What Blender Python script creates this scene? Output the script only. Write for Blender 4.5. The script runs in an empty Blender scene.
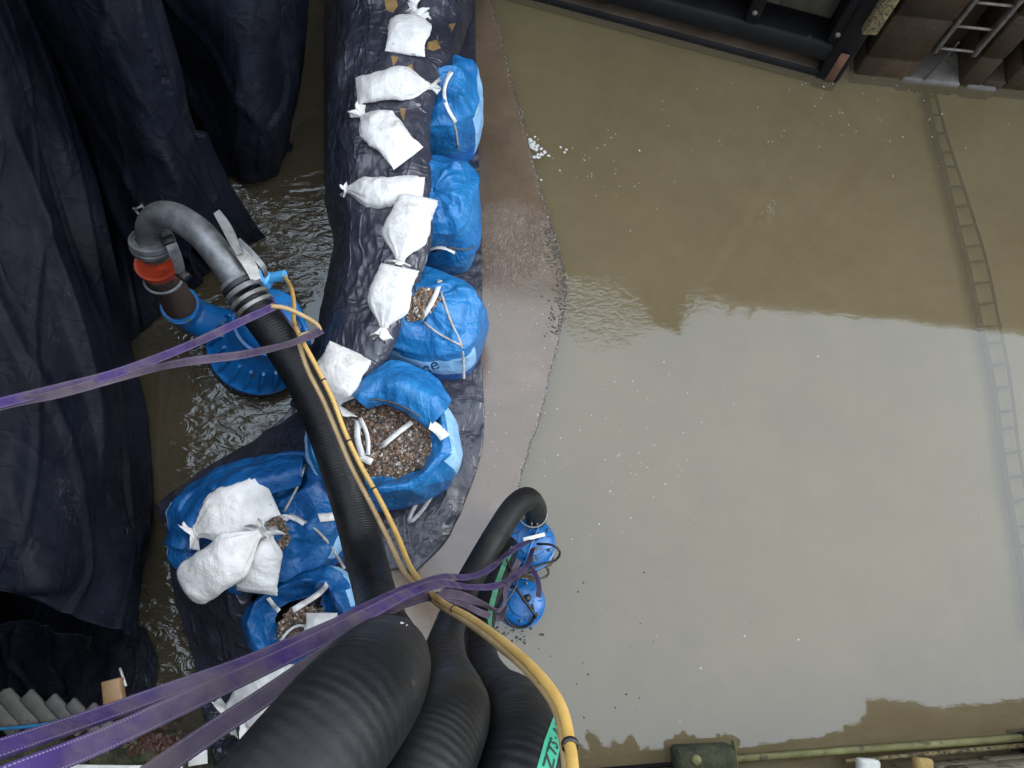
import bpy, math, random
from mathutils import Vector, Matrix, noise
from mathutils.bvhtree import BVHTree
random.seed(7)
R = math.radians
scn = bpy.context.scene
col = scn.collection

# ------------------------------------------------------------------ camera
W, H = 1024, 768
FPX = 800.0
NX, NY = 488.0, 618.0            # where straight down falls
CAMZ = 6.5
down_c = Vector(((NX-W/2)/FPX, -(NY-H/2)/FPX, -1)).normalized()
up_c = -down_c                   # world Z in camera coordinates
xr = Vector((1, 0, 0)); xr = (xr - up_c*xr.dot(up_c)).normalized()
yr = up_c.cross(xr)
RM = Matrix((xr, yr, up_c))      # camera -> world rotation
CAM = Vector((0, 0, CAMZ))
cd = bpy.data.cameras.new('camera'); cam = bpy.data.objects.new('camera', cd); col.objects.link(cam)
cam.matrix_world = Matrix.Translation(CAM) @ RM.to_4x4()
cd.sensor_width = 36; cd.lens = FPX/W*36; cd.clip_start = .05; cd.clip_end = 2000
scn.camera = cam

def ray(px, py):
    return (RM @ Vector(((px-W/2)/FPX, -(py-H/2)/FPX, -1))).normalized()
def P(px, py, z=0.0):            # the point at height z that lies there in the photograph
    d = ray(px, py); t = (z-CAMZ)/d.z
    return CAM + d*t
def PV(pts): return [P(*p) for p in pts]

# ------------------------------------------------------------------ mesh helpers
def tag(o, label=None, cat=None, group=None, kind=None):
    if label: o['label'] = label
    if cat: o['category'] = cat
    if group: o['group'] = group
    if kind: o['kind'] = kind
    return o
def empty(name, loc, label, cat, group=None):
    o = bpy.data.objects.new(name, None); col.objects.link(o); o.location = loc
    o.empty_display_size = .1
    return tag(o, label, cat, group)

class MB:
    def __init__(s): s.v = []; s.f = []; s.m = []; s.uv = {}; s.col = None
    def add(s, vs, fs, mi=0, uvs=None):
        b = len(s.v); s.v += [Vector(v) for v in vs]
        for k, f in enumerate(fs):
            if uvs: s.uv[len(s.f)] = uvs[k]
            s.f.append([i+b for i in f]); s.m.append(mi)
    def box(s, c, size, rot=None, mi=0, bev=0.0):
        hx, hy, hz = [q/2 for q in size]
        rot = rot or Matrix.Identity(3); c = Vector(c)
        if bev <= 0:
            vs = [c + rot @ Vector((x*hx, y*hy, z*hz)) for x in (-1, 1) for y in (-1, 1) for z in (-1, 1)]
            s.add(vs, [(0,1,3,2),(4,6,7,5),(0,4,5,1),(2,3,7,6),(0,2,6,4),(1,5,7,3)], mi); return
        b = bev
        prof = [(-hz, b), (-hz+b, 0), (hz-b, 0), (hz, b)]
        vs = []; fs = []
        for z, ins in prof:
            x, y = hx-ins, hy-ins; q = b*.7
            for (a, e) in ((x,-y+q),(x,y-q),(x-q,y),(-x+q,y),(-x,y-q),(-x,-y+q),(-x+q,-y),(x-q,-y)):
                vs.append(c + rot @ Vector((a, e, z)))
        for k in range(3):
            for i in range(8): fs.append((k*8+i, k*8+(i+1)%8, (k+1)*8+(i+1)%8, (k+1)*8+i))
        fs.append(tuple(range(7, -1, -1))); fs.append(tuple(range(24, 32)))
        s.add(vs, fs, mi)
    def bar(s, a, b, w, h, up=Vector((0,0,1)), mi=0, bev=.0):   # box between two points
        a = Vector(a); b = Vector(b); z = (b-a); L = z.length; z.normalize()
        x = up.cross(z); x = x.normalized() if x.length > 1e-4 else Vector((1,0,0)); y = z.cross(x)
        s.box((a+b)/2, (w, h, L), Matrix((x, y, z)).transposed(), mi, bev)
    def tube(s, pts, rad, n=12, mi=0, cap=True, closed=False):
        pts = [Vector(p) for p in pts]; N = len(pts)
        if not hasattr(rad, '__len__'): rad = [rad]*N
        t0 = (pts[1]-pts[0]).normalized(); a = t0.orthogonal().normalized()
        rings = []; L = 0; vs = []; Ls = []
        for i, p in enumerate(pts):
            if closed: t = (pts[(i+1) % N]-pts[i-1]).normalized()
            elif i == 0: t = (pts[1]-pts[0]).normalized()
            elif i == N-1: t = (pts[-1]-pts[-2]).normalized()
            else: t = (pts[i+1]-pts[i-1]).normalized()
            a = (a - t*a.dot(t)).normalized(); b = t.cross(a)
            if i: L += (p-pts[i-1]).length
            Ls.append(L)
            for k in range(n):
                th = 2*math.pi*k/n
                vs.append(p + (a*math.cos(th)+b*math.sin(th))*rad[i])
        fs = []; uvs = []
        M = N if closed else N-1
        for i in range(M):
            j = (i+1) % N
            for k in range(n):
                k2 = (k+1) % n
                fs.append((i*n+k, i*n+k2, j*n+k2, j*n+k))
                l2 = Ls[j] if j else Ls[i]+.05
                uvs.append(((Ls[i], k/n), (Ls[i], (k+1)/n), (l2, (k+1)/n), (l2, k/n)))
        if cap and not closed:
            fs.append(tuple(range(n-1, -1, -1))); uvs.append(tuple((0, 0) for _ in range(n)))
            fs.append(tuple(range((N-1)*n, N*n))); uvs.append(tuple((L, 0) for _ in range(n)))
        s.add(vs, fs, mi, uvs)
    def lathe(s, base, axis, prof, n=32, mi=0):      # prof: (radius, height)
        base = Vector(base); ax = Vector(axis).normalized(); a = ax.orthogonal().normalized(); b = ax.cross(a)
        vs = []; fs = []
        for r, h in prof:
            for k in range(n):
                th = 2*math.pi*k/n
                vs.append(base + ax*h + (a*math.cos(th)+b*math.sin(th))*max(r, 1e-4))
        for i in range(len(prof)-1):
            for k in range(n):
                k2 = (k+1) % n; fs.append((i*n+k, i*n+k2, (i+1)*n+k2, (i+1)*n+k))
        s.add(vs, fs, mi)
    def ribbon(s, pts, width, thick, updirs, mi=0):
        """flat webbing: pts, updirs = the face normal at each point"""
        N = len(pts); vs = []; fs = []; uvs = []; L = 0
        if not hasattr(width, '__len__'): width = [width]*N
        for i in range(N):
            t = (pts[min(i+1, N-1)]-pts[max(i-1, 0)]).normalized()
            u = updirs[i]; u = (u - t*u.dot(t)).normalized(); w = t.cross(u)
            hw = width[i]/2; ht = thick/2
            vs += [pts[i]+w*hw+u*ht, pts[i]-w*hw+u*ht, pts[i]-w*hw-u*ht, pts[i]+w*hw-u*ht]
        for i in range(N-1):
            l2 = L+(pts[i+1]-pts[i]).length
            for k in range(4):
                k2 = (k+1) % 4
                fs.append((i*4+k, i*4+k2, (i+1)*4+k2, (i+1)*4+k))
                e = [(0, 1), (1, 1), (1, 0), (0, 0)][k]
                uvs.append(((L, e[0]), (L, e[1]), (l2, e[1]), (l2, e[0])))
            L = l2
        fs.append((3, 2, 1, 0)); uvs.append(((0, 0),)*4)
        b = (N-1)*4; fs.append((b, b+1, b+2, b+3)); uvs.append(((L, 0),)*4)
        s.add(vs, fs, mi, uvs)
    def build(s, name, mats, parent=None, smooth=True):
        if not isinstance(mats, (list, tuple)): mats = [mats]
        me = bpy.data.meshes.new(name)
        off = parent.matrix_world.translation if False else None
        o = bpy.data.objects.new(name, me)
        base = Vector((0, 0, 0))
        if parent is not None:
            q = parent
            while q is not None: base = base + q.location; q = q.parent
            o.parent = parent
        else:
            n = len(s.v); c = sum(s.v, Vector())/n; base = Vector((c.x, c.y, min(v.z for v in s.v))); o.location = base
        me.from_pydata([v-base for v in s.v], [], s.f)
        for m in mats: me.materials.append(m)
        for i, p in enumerate(me.polygons):
            p.material_index = s.m[i]; p.use_smooth = smooth
        if s.uv:
            ul = me.uv_layers.new(name='UVMap')
            for p in me.polygons:
                if p.index in s.uv:
                    for li, uv in zip(p.loop_indices, s.uv[p.index]): ul.data[li].uv = uv
        if s.col:
            ca = me.color_attributes.new('Col', 'FLOAT_COLOR', 'POINT')
            for i, c in enumerate(s.col): ca.data[i].color = (*c, 1)
        me.update()
        col.objects.link(o)
        return o

def autosm(o, ang=35):
    me = o.data
    me.update()
    import bmesh
    bm = bmesh.new(); bm.from_mesh(me)
    for e in bm.edges:
        if len(e.link_faces) == 2 and e.calc_face_angle(0) > R(ang): e.smooth = False
    bm.to_mesh(me); bm.free()
    return o

def cr(p0, p1, p2, p3, t):
    return .5*((2*p1)+(p2-p0)*t+(2*p0-5*p1+4*p2-p3)*t*t+(3*p1-p0-3*p2+p3)*t*t*t)
def spline(pts, step=.03, closed=False, n=None):
    pts = [Vector(p) for p in pts]; N = len(pts); out = []
    segs = N if closed else N-1
    for i in range(segs):
        if closed: q = [pts[(i+k) % N] for k in (-1, 0, 1, 2)]
        else:
            q = [pts[i-1] if i else pts[0]*2-pts[1], pts[i], pts[i+1], pts[i+2] if i+2 < N else pts[-1]*2-pts[-2]]
        m = n or max(2, int((q[2]-q[1]).length/step))
        for k in range(m): out.append(cr(*q, k/m))
    if not closed: out.append(pts[-1])
    return out
def resample(pts, n, closed=False):
    P_ = list(pts)+([pts[0]] if closed else []); L = [0]
    for a, b in zip(P_, P_[1:]): L.append(L[-1]+(b-a).length)
    out = []; j = 0
    for i in range(n):
        s = L[-1]*i/(n if closed else n-1)
        while j < len(L)-2 and L[j+1] < s: j += 1
        t = (s-L[j])/max(1e-9, L[j+1]-L[j]); out.append(P_[j].lerp(P_[j+1], min(1, t)))
    return out

def nz(v, f=1.0): return noise.noise(Vector(v)*f)
def sm(a, b, x):
    t = max(0, min(1, (x-a)/(b-a))); return t*t*(3-2*t)
def wrinkle(p, f=3.0, seed=0.0, stretch=Vector((1, 1, 1)), oct=3):
    """sharp-creased cloth noise, about -1..1"""
    q = Vector((p.x*stretch.x, p.y*stretch.y, p.z*stretch.z))+Vector((seed, seed*1.7, seed*.3))
    q += Vector((nz(q, f*.6), nz(q+Vector((9, 0, 0)), f*.6), nz(q+Vector((0, 7, 0)), f*.6)))*(.35/f)
    a = 1; s = 0; T = 0
    for k in range(oct):
        r = 1-abs(nz(q+Vector((k*5.3, 0, k)), f))*2.4
        s += a*r; T += a; a *= .5; f *= 1.9
    return s/T

def sheet(name, rows, nu, nv, mat, disp=None, parent=None, edge=None, thick=0.0, pix=True):
    """a hanging or lying cloth: rows of control points -> smooth dense grid"""
    rows = [[P(*p) if pix else Vector(p) for p in r] for r in rows]
    rr = [resample(spline(r, n=12), nu) for r in rows]
    cols = [resample(spline([r[i] for r in rr], n=12), nv) for i in range(nu)]
    g = [[cols[i][j] for i in range(nu)] for j in range(nv)]
    nrm = [[None]*nu for _ in range(nv)]
    for j in range(nv):
        for i in range(nu):
            du = g[j][min(i+1, nu-1)]-g[j][max(i-1, 0)]; dv = g[min(j+1, nv-1)][i]-g[max(j-1, 0)][i]
            n = du.cross(dv)
            n = n.normalized() if n.length > 1e-9 else Vector((0, 0, 1))
            if n.z < 0: n = -n
            nrm[j][i] = n
    b = MB(); vs = []
    for j in range(nv):
        for i in range(nu):
            v = g[j][i]
            if disp: v = v + nrm[j][i]*disp(v, i/(nu-1), j/(nv-1))
            vs.append(v)
    fs = [(j*nu+i, j*nu+i+1, (j+1)*nu+i+1, (j+1)*nu+i) for j in range(nv-1) for i in range(nu-1)]
    b.add(vs, fs)
    o = b.build(name, mat, parent)
    if thick:
        m = o.modifiers.new('thickness', 'SOLIDIFY'); m.thickness = thick; m.offset = 0
    return o

# ray hits on what is already built
_bvh = {}
def bvh(o):
    if o.name not in _bvh:
        me = o.data; base = Vector(); q = o
        while q is not None: base = base+q.location; q = q.parent
        _bvh[o.name] = BVHTree.FromPolygons([v.co+base for v in me.vertices], [list(p.vertices) for p in me.polygons])
    return _bvh[o.name]
def hit(px, py, objs, lift=0.0, default=0.5):
    d = ray(px, py); best = None
    for o in objs:
        h = bvh(o).ray_cast(CAM, d)
        if h[0] is not None and (best is None or h[3] < best[1]): best = (h[0], h[3])
    if best is None: return P(px, py, default)
    return best[0]-d*lift
def ztop(x, y, objs, default=0.0):
    z = default
    for o in objs:
        h = bvh(o).ray_cast(Vector((x, y, 6)), Vector((0, 0, -1)))
        if h[0] is not None: z = max(z, h[0].z)
    return z

# ------------------------------------------------------------------ materials
def new(name):
    m = bpy.data.materials.new(name); m.use_nodes = True; nt = m.node_tree
    for n in list(nt.nodes): nt.nodes.remove(n)
    out = nt.nodes.new('ShaderNodeOutputMaterial')
    return m, nt, out
def N(nt, t, **kw):
    n = nt.nodes.new(t)
    for k, v in kw.items():
        if k in n.inputs.keys(): n.inputs[k].default_value = v
        else: setattr(n, k, v)
    return n
def coords(nt, kind='Object', scale=(1, 1, 1), rot=(0, 0, 0)):
    tc = nt.nodes.new('ShaderNodeTexCoord'); mp = nt.nodes.new('ShaderNodeMapping')
    mp.inputs['Scale'].default_value = scale; mp.inputs['Rotation'].default_value = rot
    nt.links.new(tc.outputs[kind], mp.inputs['Vector']); return mp.outputs['Vector']
def ntex(nt, vec, scale, detail=5, rough=.55, dist=0):
    n = nt.nodes.new('ShaderNodeTexNoise'); n.inputs['Scale'].default_value = scale
    n.inputs['Detail'].default_value = detail; n.inputs['Roughness'].default_value = rough; n.inputs['Distortion'].default_value = dist
    nt.links.new(vec, n.inputs['Vector']); return n.outputs['Fac']
def ramp(nt, fac, stops, interp='LINEAR'):
    n = nt.nodes.new('ShaderNodeValToRGB'); n.color_ramp.interpolation = interp
    e = n.color_ramp.elements
    while len(e) < len(stops): e.new(.5)
    for k, (p, c) in enumerate(stops):
        e[k].position = p; c = c if hasattr(c, '__len__') else (c, c, c); e[k].color = (*c[:3], 1)
    nt.links.new(fac, n.inputs['Fac']); return n.outputs['Color']
def mixc(nt, a, b, fac, mode='MIX'):
    n = nt.nodes.new('ShaderNodeMix'); n.data_type = 'RGBA'; n.blend_type = mode
    for sock, v in ((n.inputs[0], fac), (n.inputs[6], a), (n.inputs[7], b)):
        if isinstance(v, bpy.types.NodeSocket): nt.links.new(v, sock)
        elif hasattr(v, '__len__'): sock.default_value = (*v[:3], 1)
        else: sock.default_value = v
    return n.outputs[2]
def math_(nt, op, a, b=0.0, c=0.0):
    n = nt.nodes.new('ShaderNodeMath'); n.operation = op
    for s_, v in zip(n.inputs, (a, b, c)):
        if isinstance(v, bpy.types.NodeSocket): nt.links.new(v, s_)
        else: s_.default_value = v
    return n.outputs[0]
def bump(nt, h, strength, dist, prev=None):
    n = nt.nodes.new('ShaderNodeBump'); n.inputs['Distance'].default_value = dist
    if isinstance(strength, bpy.types.NodeSocket): nt.links.new(strength, n.inputs['Strength'])
    else: n.inputs['Strength'].default_value = strength
    nt.links.new(h, n.inputs['Height'])
    if prev: nt.links.new(prev, n.inputs['Normal'])
    return n.outputs['Normal']
def princ(nt, out, color, rough=.6, spec=.5, metal=0.0, normal=None, coat=0, coatr=.1, sheen=0, sub=0):
    b = nt.nodes.new('ShaderNodeBsdfPrincipled')
    for key, v in (('Base Color', color), ('Roughness', rough), ('Specular IOR Level', spec), ('Metallic', metal), ('Coat Weight', coat), ('Coat Roughness', coatr)):
        s_ = b.inputs[key]
        if isinstance(v, bpy.types.NodeSocket): nt.links.new(v, s_)
        elif hasattr(v, '__len__'): s_.default_value = (*v[:3], 1)
        else: s_.default_value = v
    if normal: nt.links.new(normal, b.inputs['Normal'])
    nt.links.new(b.outputs[0], out.inputs['Surface'])
    return b

def gpos(nt, scale=(1, 1, 1), rot=(0, 0, 0)):
    g = nt.nodes.new('ShaderNodeNewGeometry'); mp = nt.nodes.new('ShaderNodeMapping')
    mp.inputs['Scale'].default_value = scale; mp.inputs['Rotation'].default_value = rot
    nt.links.new(g.outputs['Position'], mp.inputs['Vector']); return mp.outputs['Vector']
def m_simple(name, c1, c2, scale=6, rough=.6, bs=.3, bd=.01, bscale=30, metal=0, spec=.5, detail=6, speck=None, speck_scale=60, speck_at=.7, r2=None, kind='Object'):
    m, nt, out = new(name); v = coords(nt, kind)
    c = ramp(nt, ntex(nt, v, scale, detail, .62), [(.3, c1), (.7, c2)])
    if speck:
        s_ = ramp(nt, ntex(nt, v, speck_scale, 4, .6), [(speck_at, 0.0), (speck_at+.05, 1.0)])
        c = mixc(nt, c, speck, s_)
    nb = bump(nt, ntex(nt, v, bscale, 6, .6), bs, bd)
    rr = rough
    if r2 is not None:
        rr = ramp(nt, ntex(nt, v, scale*1.7, 4), [(.35, rough), (.65, r2)])
    princ(nt, out, c, rr, spec, metal, nb); return m

def crease(nt, vec, scale, w=.12):
    """height of random straight creases: ridges of a stretched, warped noise"""
    n = nt.nodes.new('ShaderNodeTexNoise'); n.inputs['Scale'].default_value = scale; n.inputs['Detail'].default_value = 2; n.inputs['Distortion'].default_value = .8
    nt.links.new(vec, n.inputs['Vector'])
    a = math_(nt, 'ABSOLUTE', math_(nt, 'SUBTRACT', n.outputs['Fac'], .5))
    return math_(nt, 'SUBTRACT', 1.0, math_(nt, 'MINIMUM', math_(nt, 'DIVIDE', a, w), 1.0))
def m_poly(name, base, base2, rough, creasef, scratch=True, cb=.5, dust=.5, coat=0, spec=.5):
    """polythene / tarpaulin: fine creases, scuffs and dust"""
    m, nt, out = new(name); v = coords(nt)
    n1 = ntex(nt, v, 1.3, 6, .6, .4)
    c = ramp(nt, n1, [(.35, base), (.7, base2)])
    # dust streaks
    v2 = coords(nt, scale=(3, .9, 1), rot=(0, 0, .45))
    d = ramp(nt, ntex(nt, v2, 3.0, 9, .68, .6), [(.48, 0.0), (.78, 1.0)])
    c = mixc(nt, c, (.075, .075, .085), math_(nt, 'MULTIPLY', d, dust))
    if scratch:
        vs = coords(nt, scale=(14, 2.2, 5), rot=(0, .2, .5))
        s1 = ntex(nt, vs, 3.2, 3, .5, 1.2)
        s2 = ramp(nt, s1, [(.495, 0.0), (.5, 1.0), (.505, 0.0)])
        mask = ramp(nt, ntex(nt, v, 1.8, 3), [(.55, 0.0), (.68, 1.0)])
        k = math_(nt, 'MULTIPLY', s2, mask)
        c = mixc(nt, c, (.22, .22, .24), math_(nt, 'MULTIPLY', k, .6))
    vo = nt.nodes.new('ShaderNodeTexVoronoi'); vo.feature = 'DISTANCE_TO_EDGE'; vo.inputs['Scale'].default_value = creasef
    wv = nt.nodes.new('ShaderNodeVectorMath'); wv.operation = 'ADD'
    nn = nt.nodes.new('ShaderNodeTexNoise'); nn.inputs['Scale'].default_value = 2.5; nt.links.new(v, nn.inputs['Vector'])
    nt.links.new(v, wv.inputs[0]); nt.links.new(nn.outputs['Color'], wv.inputs[1]); nt.links.new(wv.outputs[0], vo.inputs['Vector'])
    b1 = bump(nt, vo.outputs['Distance'], cb*.5, .03)
    b2 = bump(nt, ntex(nt, coords(nt, scale=(2.6, .8, 1), rot=(0, 0, .35)), creasef*1.6, 6, .6, 1.6), cb, .02, b1)
    b2 = bump(nt, crease(nt, coords(nt, scale=(1, .35, .5), rot=(0, .2, .3)), creasef*2.2, .05), cb*.9, .016, b2)
    b2 = bump(nt, crease(nt, coords(nt, scale=(.4, 1, .5), rot=(.3, 0, .5)), creasef*2.6, .035), cb*.7, .012, b2)
    rg = ramp(nt, ntex(nt, v, 4, 5), [(.35, rough), (.7, min(1, rough+.2))])
    princ(nt, out, c, rg, spec, 0, b2, coat, .2); return m

def m_blue(name, c1, c2, folds=1.0):
    m, nt, out = new(name); v = coords(nt)
    c = ramp(nt, ntex(nt, v, 3.0, 5, .6), [(.3, c1), (.7, c2)])
    g = ramp(nt, ntex(nt, v, 7, 8, .7), [(.6, 0.0), (.78, 1.0)])
    c = mixc(nt, c, (.13, .12, .10), math_(nt, 'MULTIPLY', g, .45))
    tc = coords(nt, scale=(1, 1, 1))
    w1 = nt.nodes.new('ShaderNodeTexWave'); w1.inputs['Scale'].default_value = 90; w1.inputs['Distortion'].default_value = .4; nt.links.new(tc, w1.inputs['Vector'])
    b0 = bump(nt, w1.outputs['Fac'], .08, .002)
    b1 = bump(nt, ntex(nt, v, 7, 6, .6, 2.2), .5*folds, .03, b0)
    b2 = bump(nt, ntex(nt, v, 26, 4, .6, .8), .15*folds, .008, b1)
    b3 = bump(nt, crease(nt, coords(nt, scale=(1, .45, .45), rot=(.3, .2, .6)), 7, .06), .28*folds, .012, b2)
    b3 = bump(nt, crease(nt, coords(nt, scale=(.45, 1, .45), rot=(.1, .6, -.5)), 6, .05), .25*folds, .012, b3)
    princ(nt, out, c, .34, .42, 0, b3); return m

M = {}
M['tarp'] = m_poly('tarpaulin navy', (.0022, .0028, .0055), (.0060, .0074, .0130), .50, 1.6, True, .34, .09, 0, .09)
M['poly'] = m_poly('black polythene', (.018, .019, .029), (.036, .038, .056), .25, 1.8, True, .55, .35, 0, .75)
M['polywet'] = m_poly('wet grey polythene', (.022, .023, .034), (.05, .05, .065), .18, 2.5, False, .22, .5)
M['blue'] = m_blue('blue woven bag', (.006, .090, .27), (.020, .18, .41))
M['blueshaded'] = m_blue('shaded blue woven bag', (.004, .055, .185), (.010, .105, .29))  # darker copy of the bag blue, shade on the lower left bags painted in
M['bluedk'] = m_blue('dark blue woven bag', (.006, .07, .26), (.012, .13, .42))
M['blueprint'] = m_blue('pale blue print', (.20, .42, .66), (.34, .56, .78), .7)
M['sack'] = m_simple('white sandbag cloth', (.48, .465, .44), (.80, .79, .78), 3.2, .8, 1.0, .016, 13, spec=.15, speck=(.30, .27, .23), speck_scale=13, speck_at=.68)
M['sack'] = None
m, nt, out = new('white sandbag cloth'); v = coords(nt)
c = ramp(nt, ntex(nt, v, 3.2, 6, .62), [(.3, (.46, .445, .42)), (.62, (.70, .69, .67))])
c = mixc(nt, c, (.30, .25, .18), math_(nt, 'MULTIPLY', ramp(nt, ntex(nt, gpos(nt), 4.5, 8, .7, .5), [(.56, 0.0), (.72, 1.0)]), .55))
c = mixc(nt, c, (.22, .20, .17), ramp(nt, ntex(nt, v, 13, 4), [(.68, 0.0), (.73, .8)]))
w_ = nt.nodes.new('ShaderNodeTexWave'); w_.inputs['Scale'].default_value = 120; nt.links.new(v, w_.inputs['Vector'])
b0 = bump(nt, w_.outputs['Fac'], .25, .002)
b1 = bump(nt, ntex(nt, v, 9, 6, .6), .7, .014, b0)
b2 = bump(nt, crease(nt, coords(nt, scale=(1, .5, 1), rot=(.4, .2, .9)), 8, .05), .24, .009, b1)
b2 = bump(nt, crease(nt, coords(nt, scale=(.5, 1, 1), rot=(.1, .5, .2)), 7, .04), .2, .009, b2)
princ(nt, out, c, .85, .12, 0, b2); M['sack'] = m
M['whitestrap'] = m_simple('white webbing', (.45, .44, .42), (.72, .71, .69), 14, .7, .4, .003, 120)
M['piping'] = m_simple('grey seam cord', (.22, .21, .2), (.42, .4, .38), 20, .8, .4, .003, 90)
M['fringe'] = m_simple('dark seam', (.03, .03, .04), (.08, .08, .09), 20, .8, .4, .003, 90)
M['mud'] = m_simple('brown mud', (.16, .09, .035), (.27, .17, .07), 18, .35, .4, .01, 30)
M['bluemetal'] = m_simple('pump blue paint', (.003, .075, .25), (.008, .145, .40), 5, .34, .35, .005, 40, speck=(.05, .07, .08), speck_scale=14, speck_at=.60)
M['bluecap'] = m_simple('light blue connector', (.03, .25, .55), (.08, .35, .65), 8, .4, .2, .003, 40, speck=(.5, .5, .5), speck_scale=60, speck_at=.62)
M['black'] = m_simple('black rubber', (.004, .004, .0045), (.012, .012, .013), 8, .5, .3, .004, 50)
M['steel'] = m_simple('galvanised steel', (.06, .063, .066), (.20, .205, .21), 9, .38, .45, .005, 24, metal=.5, speck=(.05, .045, .04), speck_scale=30, speck_at=.66, r2=.6)
M['steelbright'] = m_simple('worn steel lever', (.11, .11, .105), (.26, .26, .245), 12, .45, .3, .003, 40, metal=.6)
M['orange'] = m_simple('orange coupling paint', (.22, .022, .010), (.36, .045, .016), 10, .4, .3, .004, 40, speck=(.08, .03, .02), speck_scale=26, speck_at=.66)
M['rust'] = m_simple('rusty iron', (.045, .018, .010), (.12, .045, .02), 14, .7, .6, .008, 40)
M['rustdark'] = m_simple('dark rusty iron', (.018, .012, .010), (.05, .025, .016), 14, .7, .6, .008, 40)
M['yellow'] = m_simple('yellow cable sheath', (.36, .215, .05), (.52, .33, .10), 6, .42, .2, .003, 40, speck=(.16, .11, .05), speck_scale=22, speck_at=.66)
M['yellowdusty'] = m_simple('dusty tan cable sheath', (.29, .19, .085), (.42, .30, .15), 6, .55, .2, .003, 40, speck=(.16, .12, .07), speck_scale=20, speck_at=.64)
M['timber'] = m_simple('black tarred timber', (.002, .002, .0022), (.006, .0055, .006), 3, .6, .6, .012, 18, spec=.15, speck=(.04, .036, .032), speck_scale=12, speck_at=.68)
M['timberbrown'] = m_simple('wet brown timber', (.03, .02, .012), (.075, .052, .033), 3, .5, .6, .012, 18, speck=(.14, .11, .08), speck_scale=30, speck_at=.66)
M['panel'] = m_simple('grey green gate boards', (.035, .030, .021), (.07, .060, .043), 3, .6, .5, .01, 20, spec=.25, speck=(.03, .022, .015), speck_scale=5, speck_at=.62)
M['ladder'] = m_simple('grey ladder steel', (.06, .052, .043), (.16, .14, .12), 16, .6, .3, .003, 50, metal=.3, speck=(.10, .05, .03), speck_scale=20, speck_at=.6)
M['weedladder'] = m_simple('silted ladder', (.03, .023, .016), (.07, .055, .038), 10, .9, .4, .01, 30)
M['lichen'] = m_simple('lichened timber', (.07, .05, .02), (.25, .19, .08), 14, .8, .6, .01, 40, speck=(.03, .025, .015), speck_scale=42, speck_at=.52)
M['slat'] = m_simple('weathered grey plank', (.055, .052, .047), (.11, .105, .095), 8, .8, .5, .006, 30, speck=(.06, .05, .045), speck_scale=9, speck_at=.6)
M['newwood'] = m_simple('pale fresh wood', (.22, .13, .06), (.36, .22, .11), 6, .6, .4, .004, 30)
M['moss'] = m_simple('moss', (.03, .04, .009), (.11, .12, .03), 16, .9, .9, .02, 50, speck=(.025, .025, .01), speck_scale=12, speck_at=.55)
M['mossdark'] = m_simple('dark mossy stone', (.02, .022, .012), (.06, .065, .03), 9, .9, .9, .03, 30, speck=(.12, .11, .08), speck_scale=14, speck_at=.64)
M['algae'] = m_simple('yellow green algae timber', (.08, .08, .022), (.19, .18, .07), 6, .7, .6, .01, 30, speck=(.07, .05, .03), speck_scale=10, speck_at=.60)
M['rope'] = m_simple('blue rope', (.01, .10, .22), (.02, .17, .34), 20, .7, .5, .004, 90)
M['leafbrown'] = m_simple('wet dead leaves', (.02, .006, .003), (.08, .03, .014), 22, .5, .6, .01, 60)
M['leaf'] = m_simple('leaf green', (.03, .05, .012), (.07, .10, .03), 8, .6, .3, .004, 30)
M['card'] = m_simple('white board', (.5, .5, .47), (.7, .7, .67), 12, .7, .2, .003, 30)
M['yellowstone'] = m_simple('ochre block', (.30, .20, .06), (.45, .32, .12), 9, .8, .5, .006, 40)
M['foam'] = m_simple('foam scum', (.32, .32, .29), (.62, .62, .58), 40, .8, .8, .006, 90)
M['scum'] = m_simple('dark floating bits', (.02, .018, .012), (.07, .06, .045), 40, .8, .5, .006, 60)
M['ink'] = m_simple('dark blue print ink', (.006, .03, .10), (.01, .05, .14), 9, .5, .2, .003, 30)
M['inkblack'] = m_simple('black print ink', (.008, .015, .012), (.014, .022, .018), 9, .5, .2, .003, 30)
M['green'] = m_simple('green hose band', (.015, .17, .10), (.035, .27, .16), 8, .5, .3, .003, 60)
M['greendusty'] = m_simple('dusty green hose band', (.02, .11, .06), (.05, .19, .11), 12, .7, .4, .003, 60)

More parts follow.
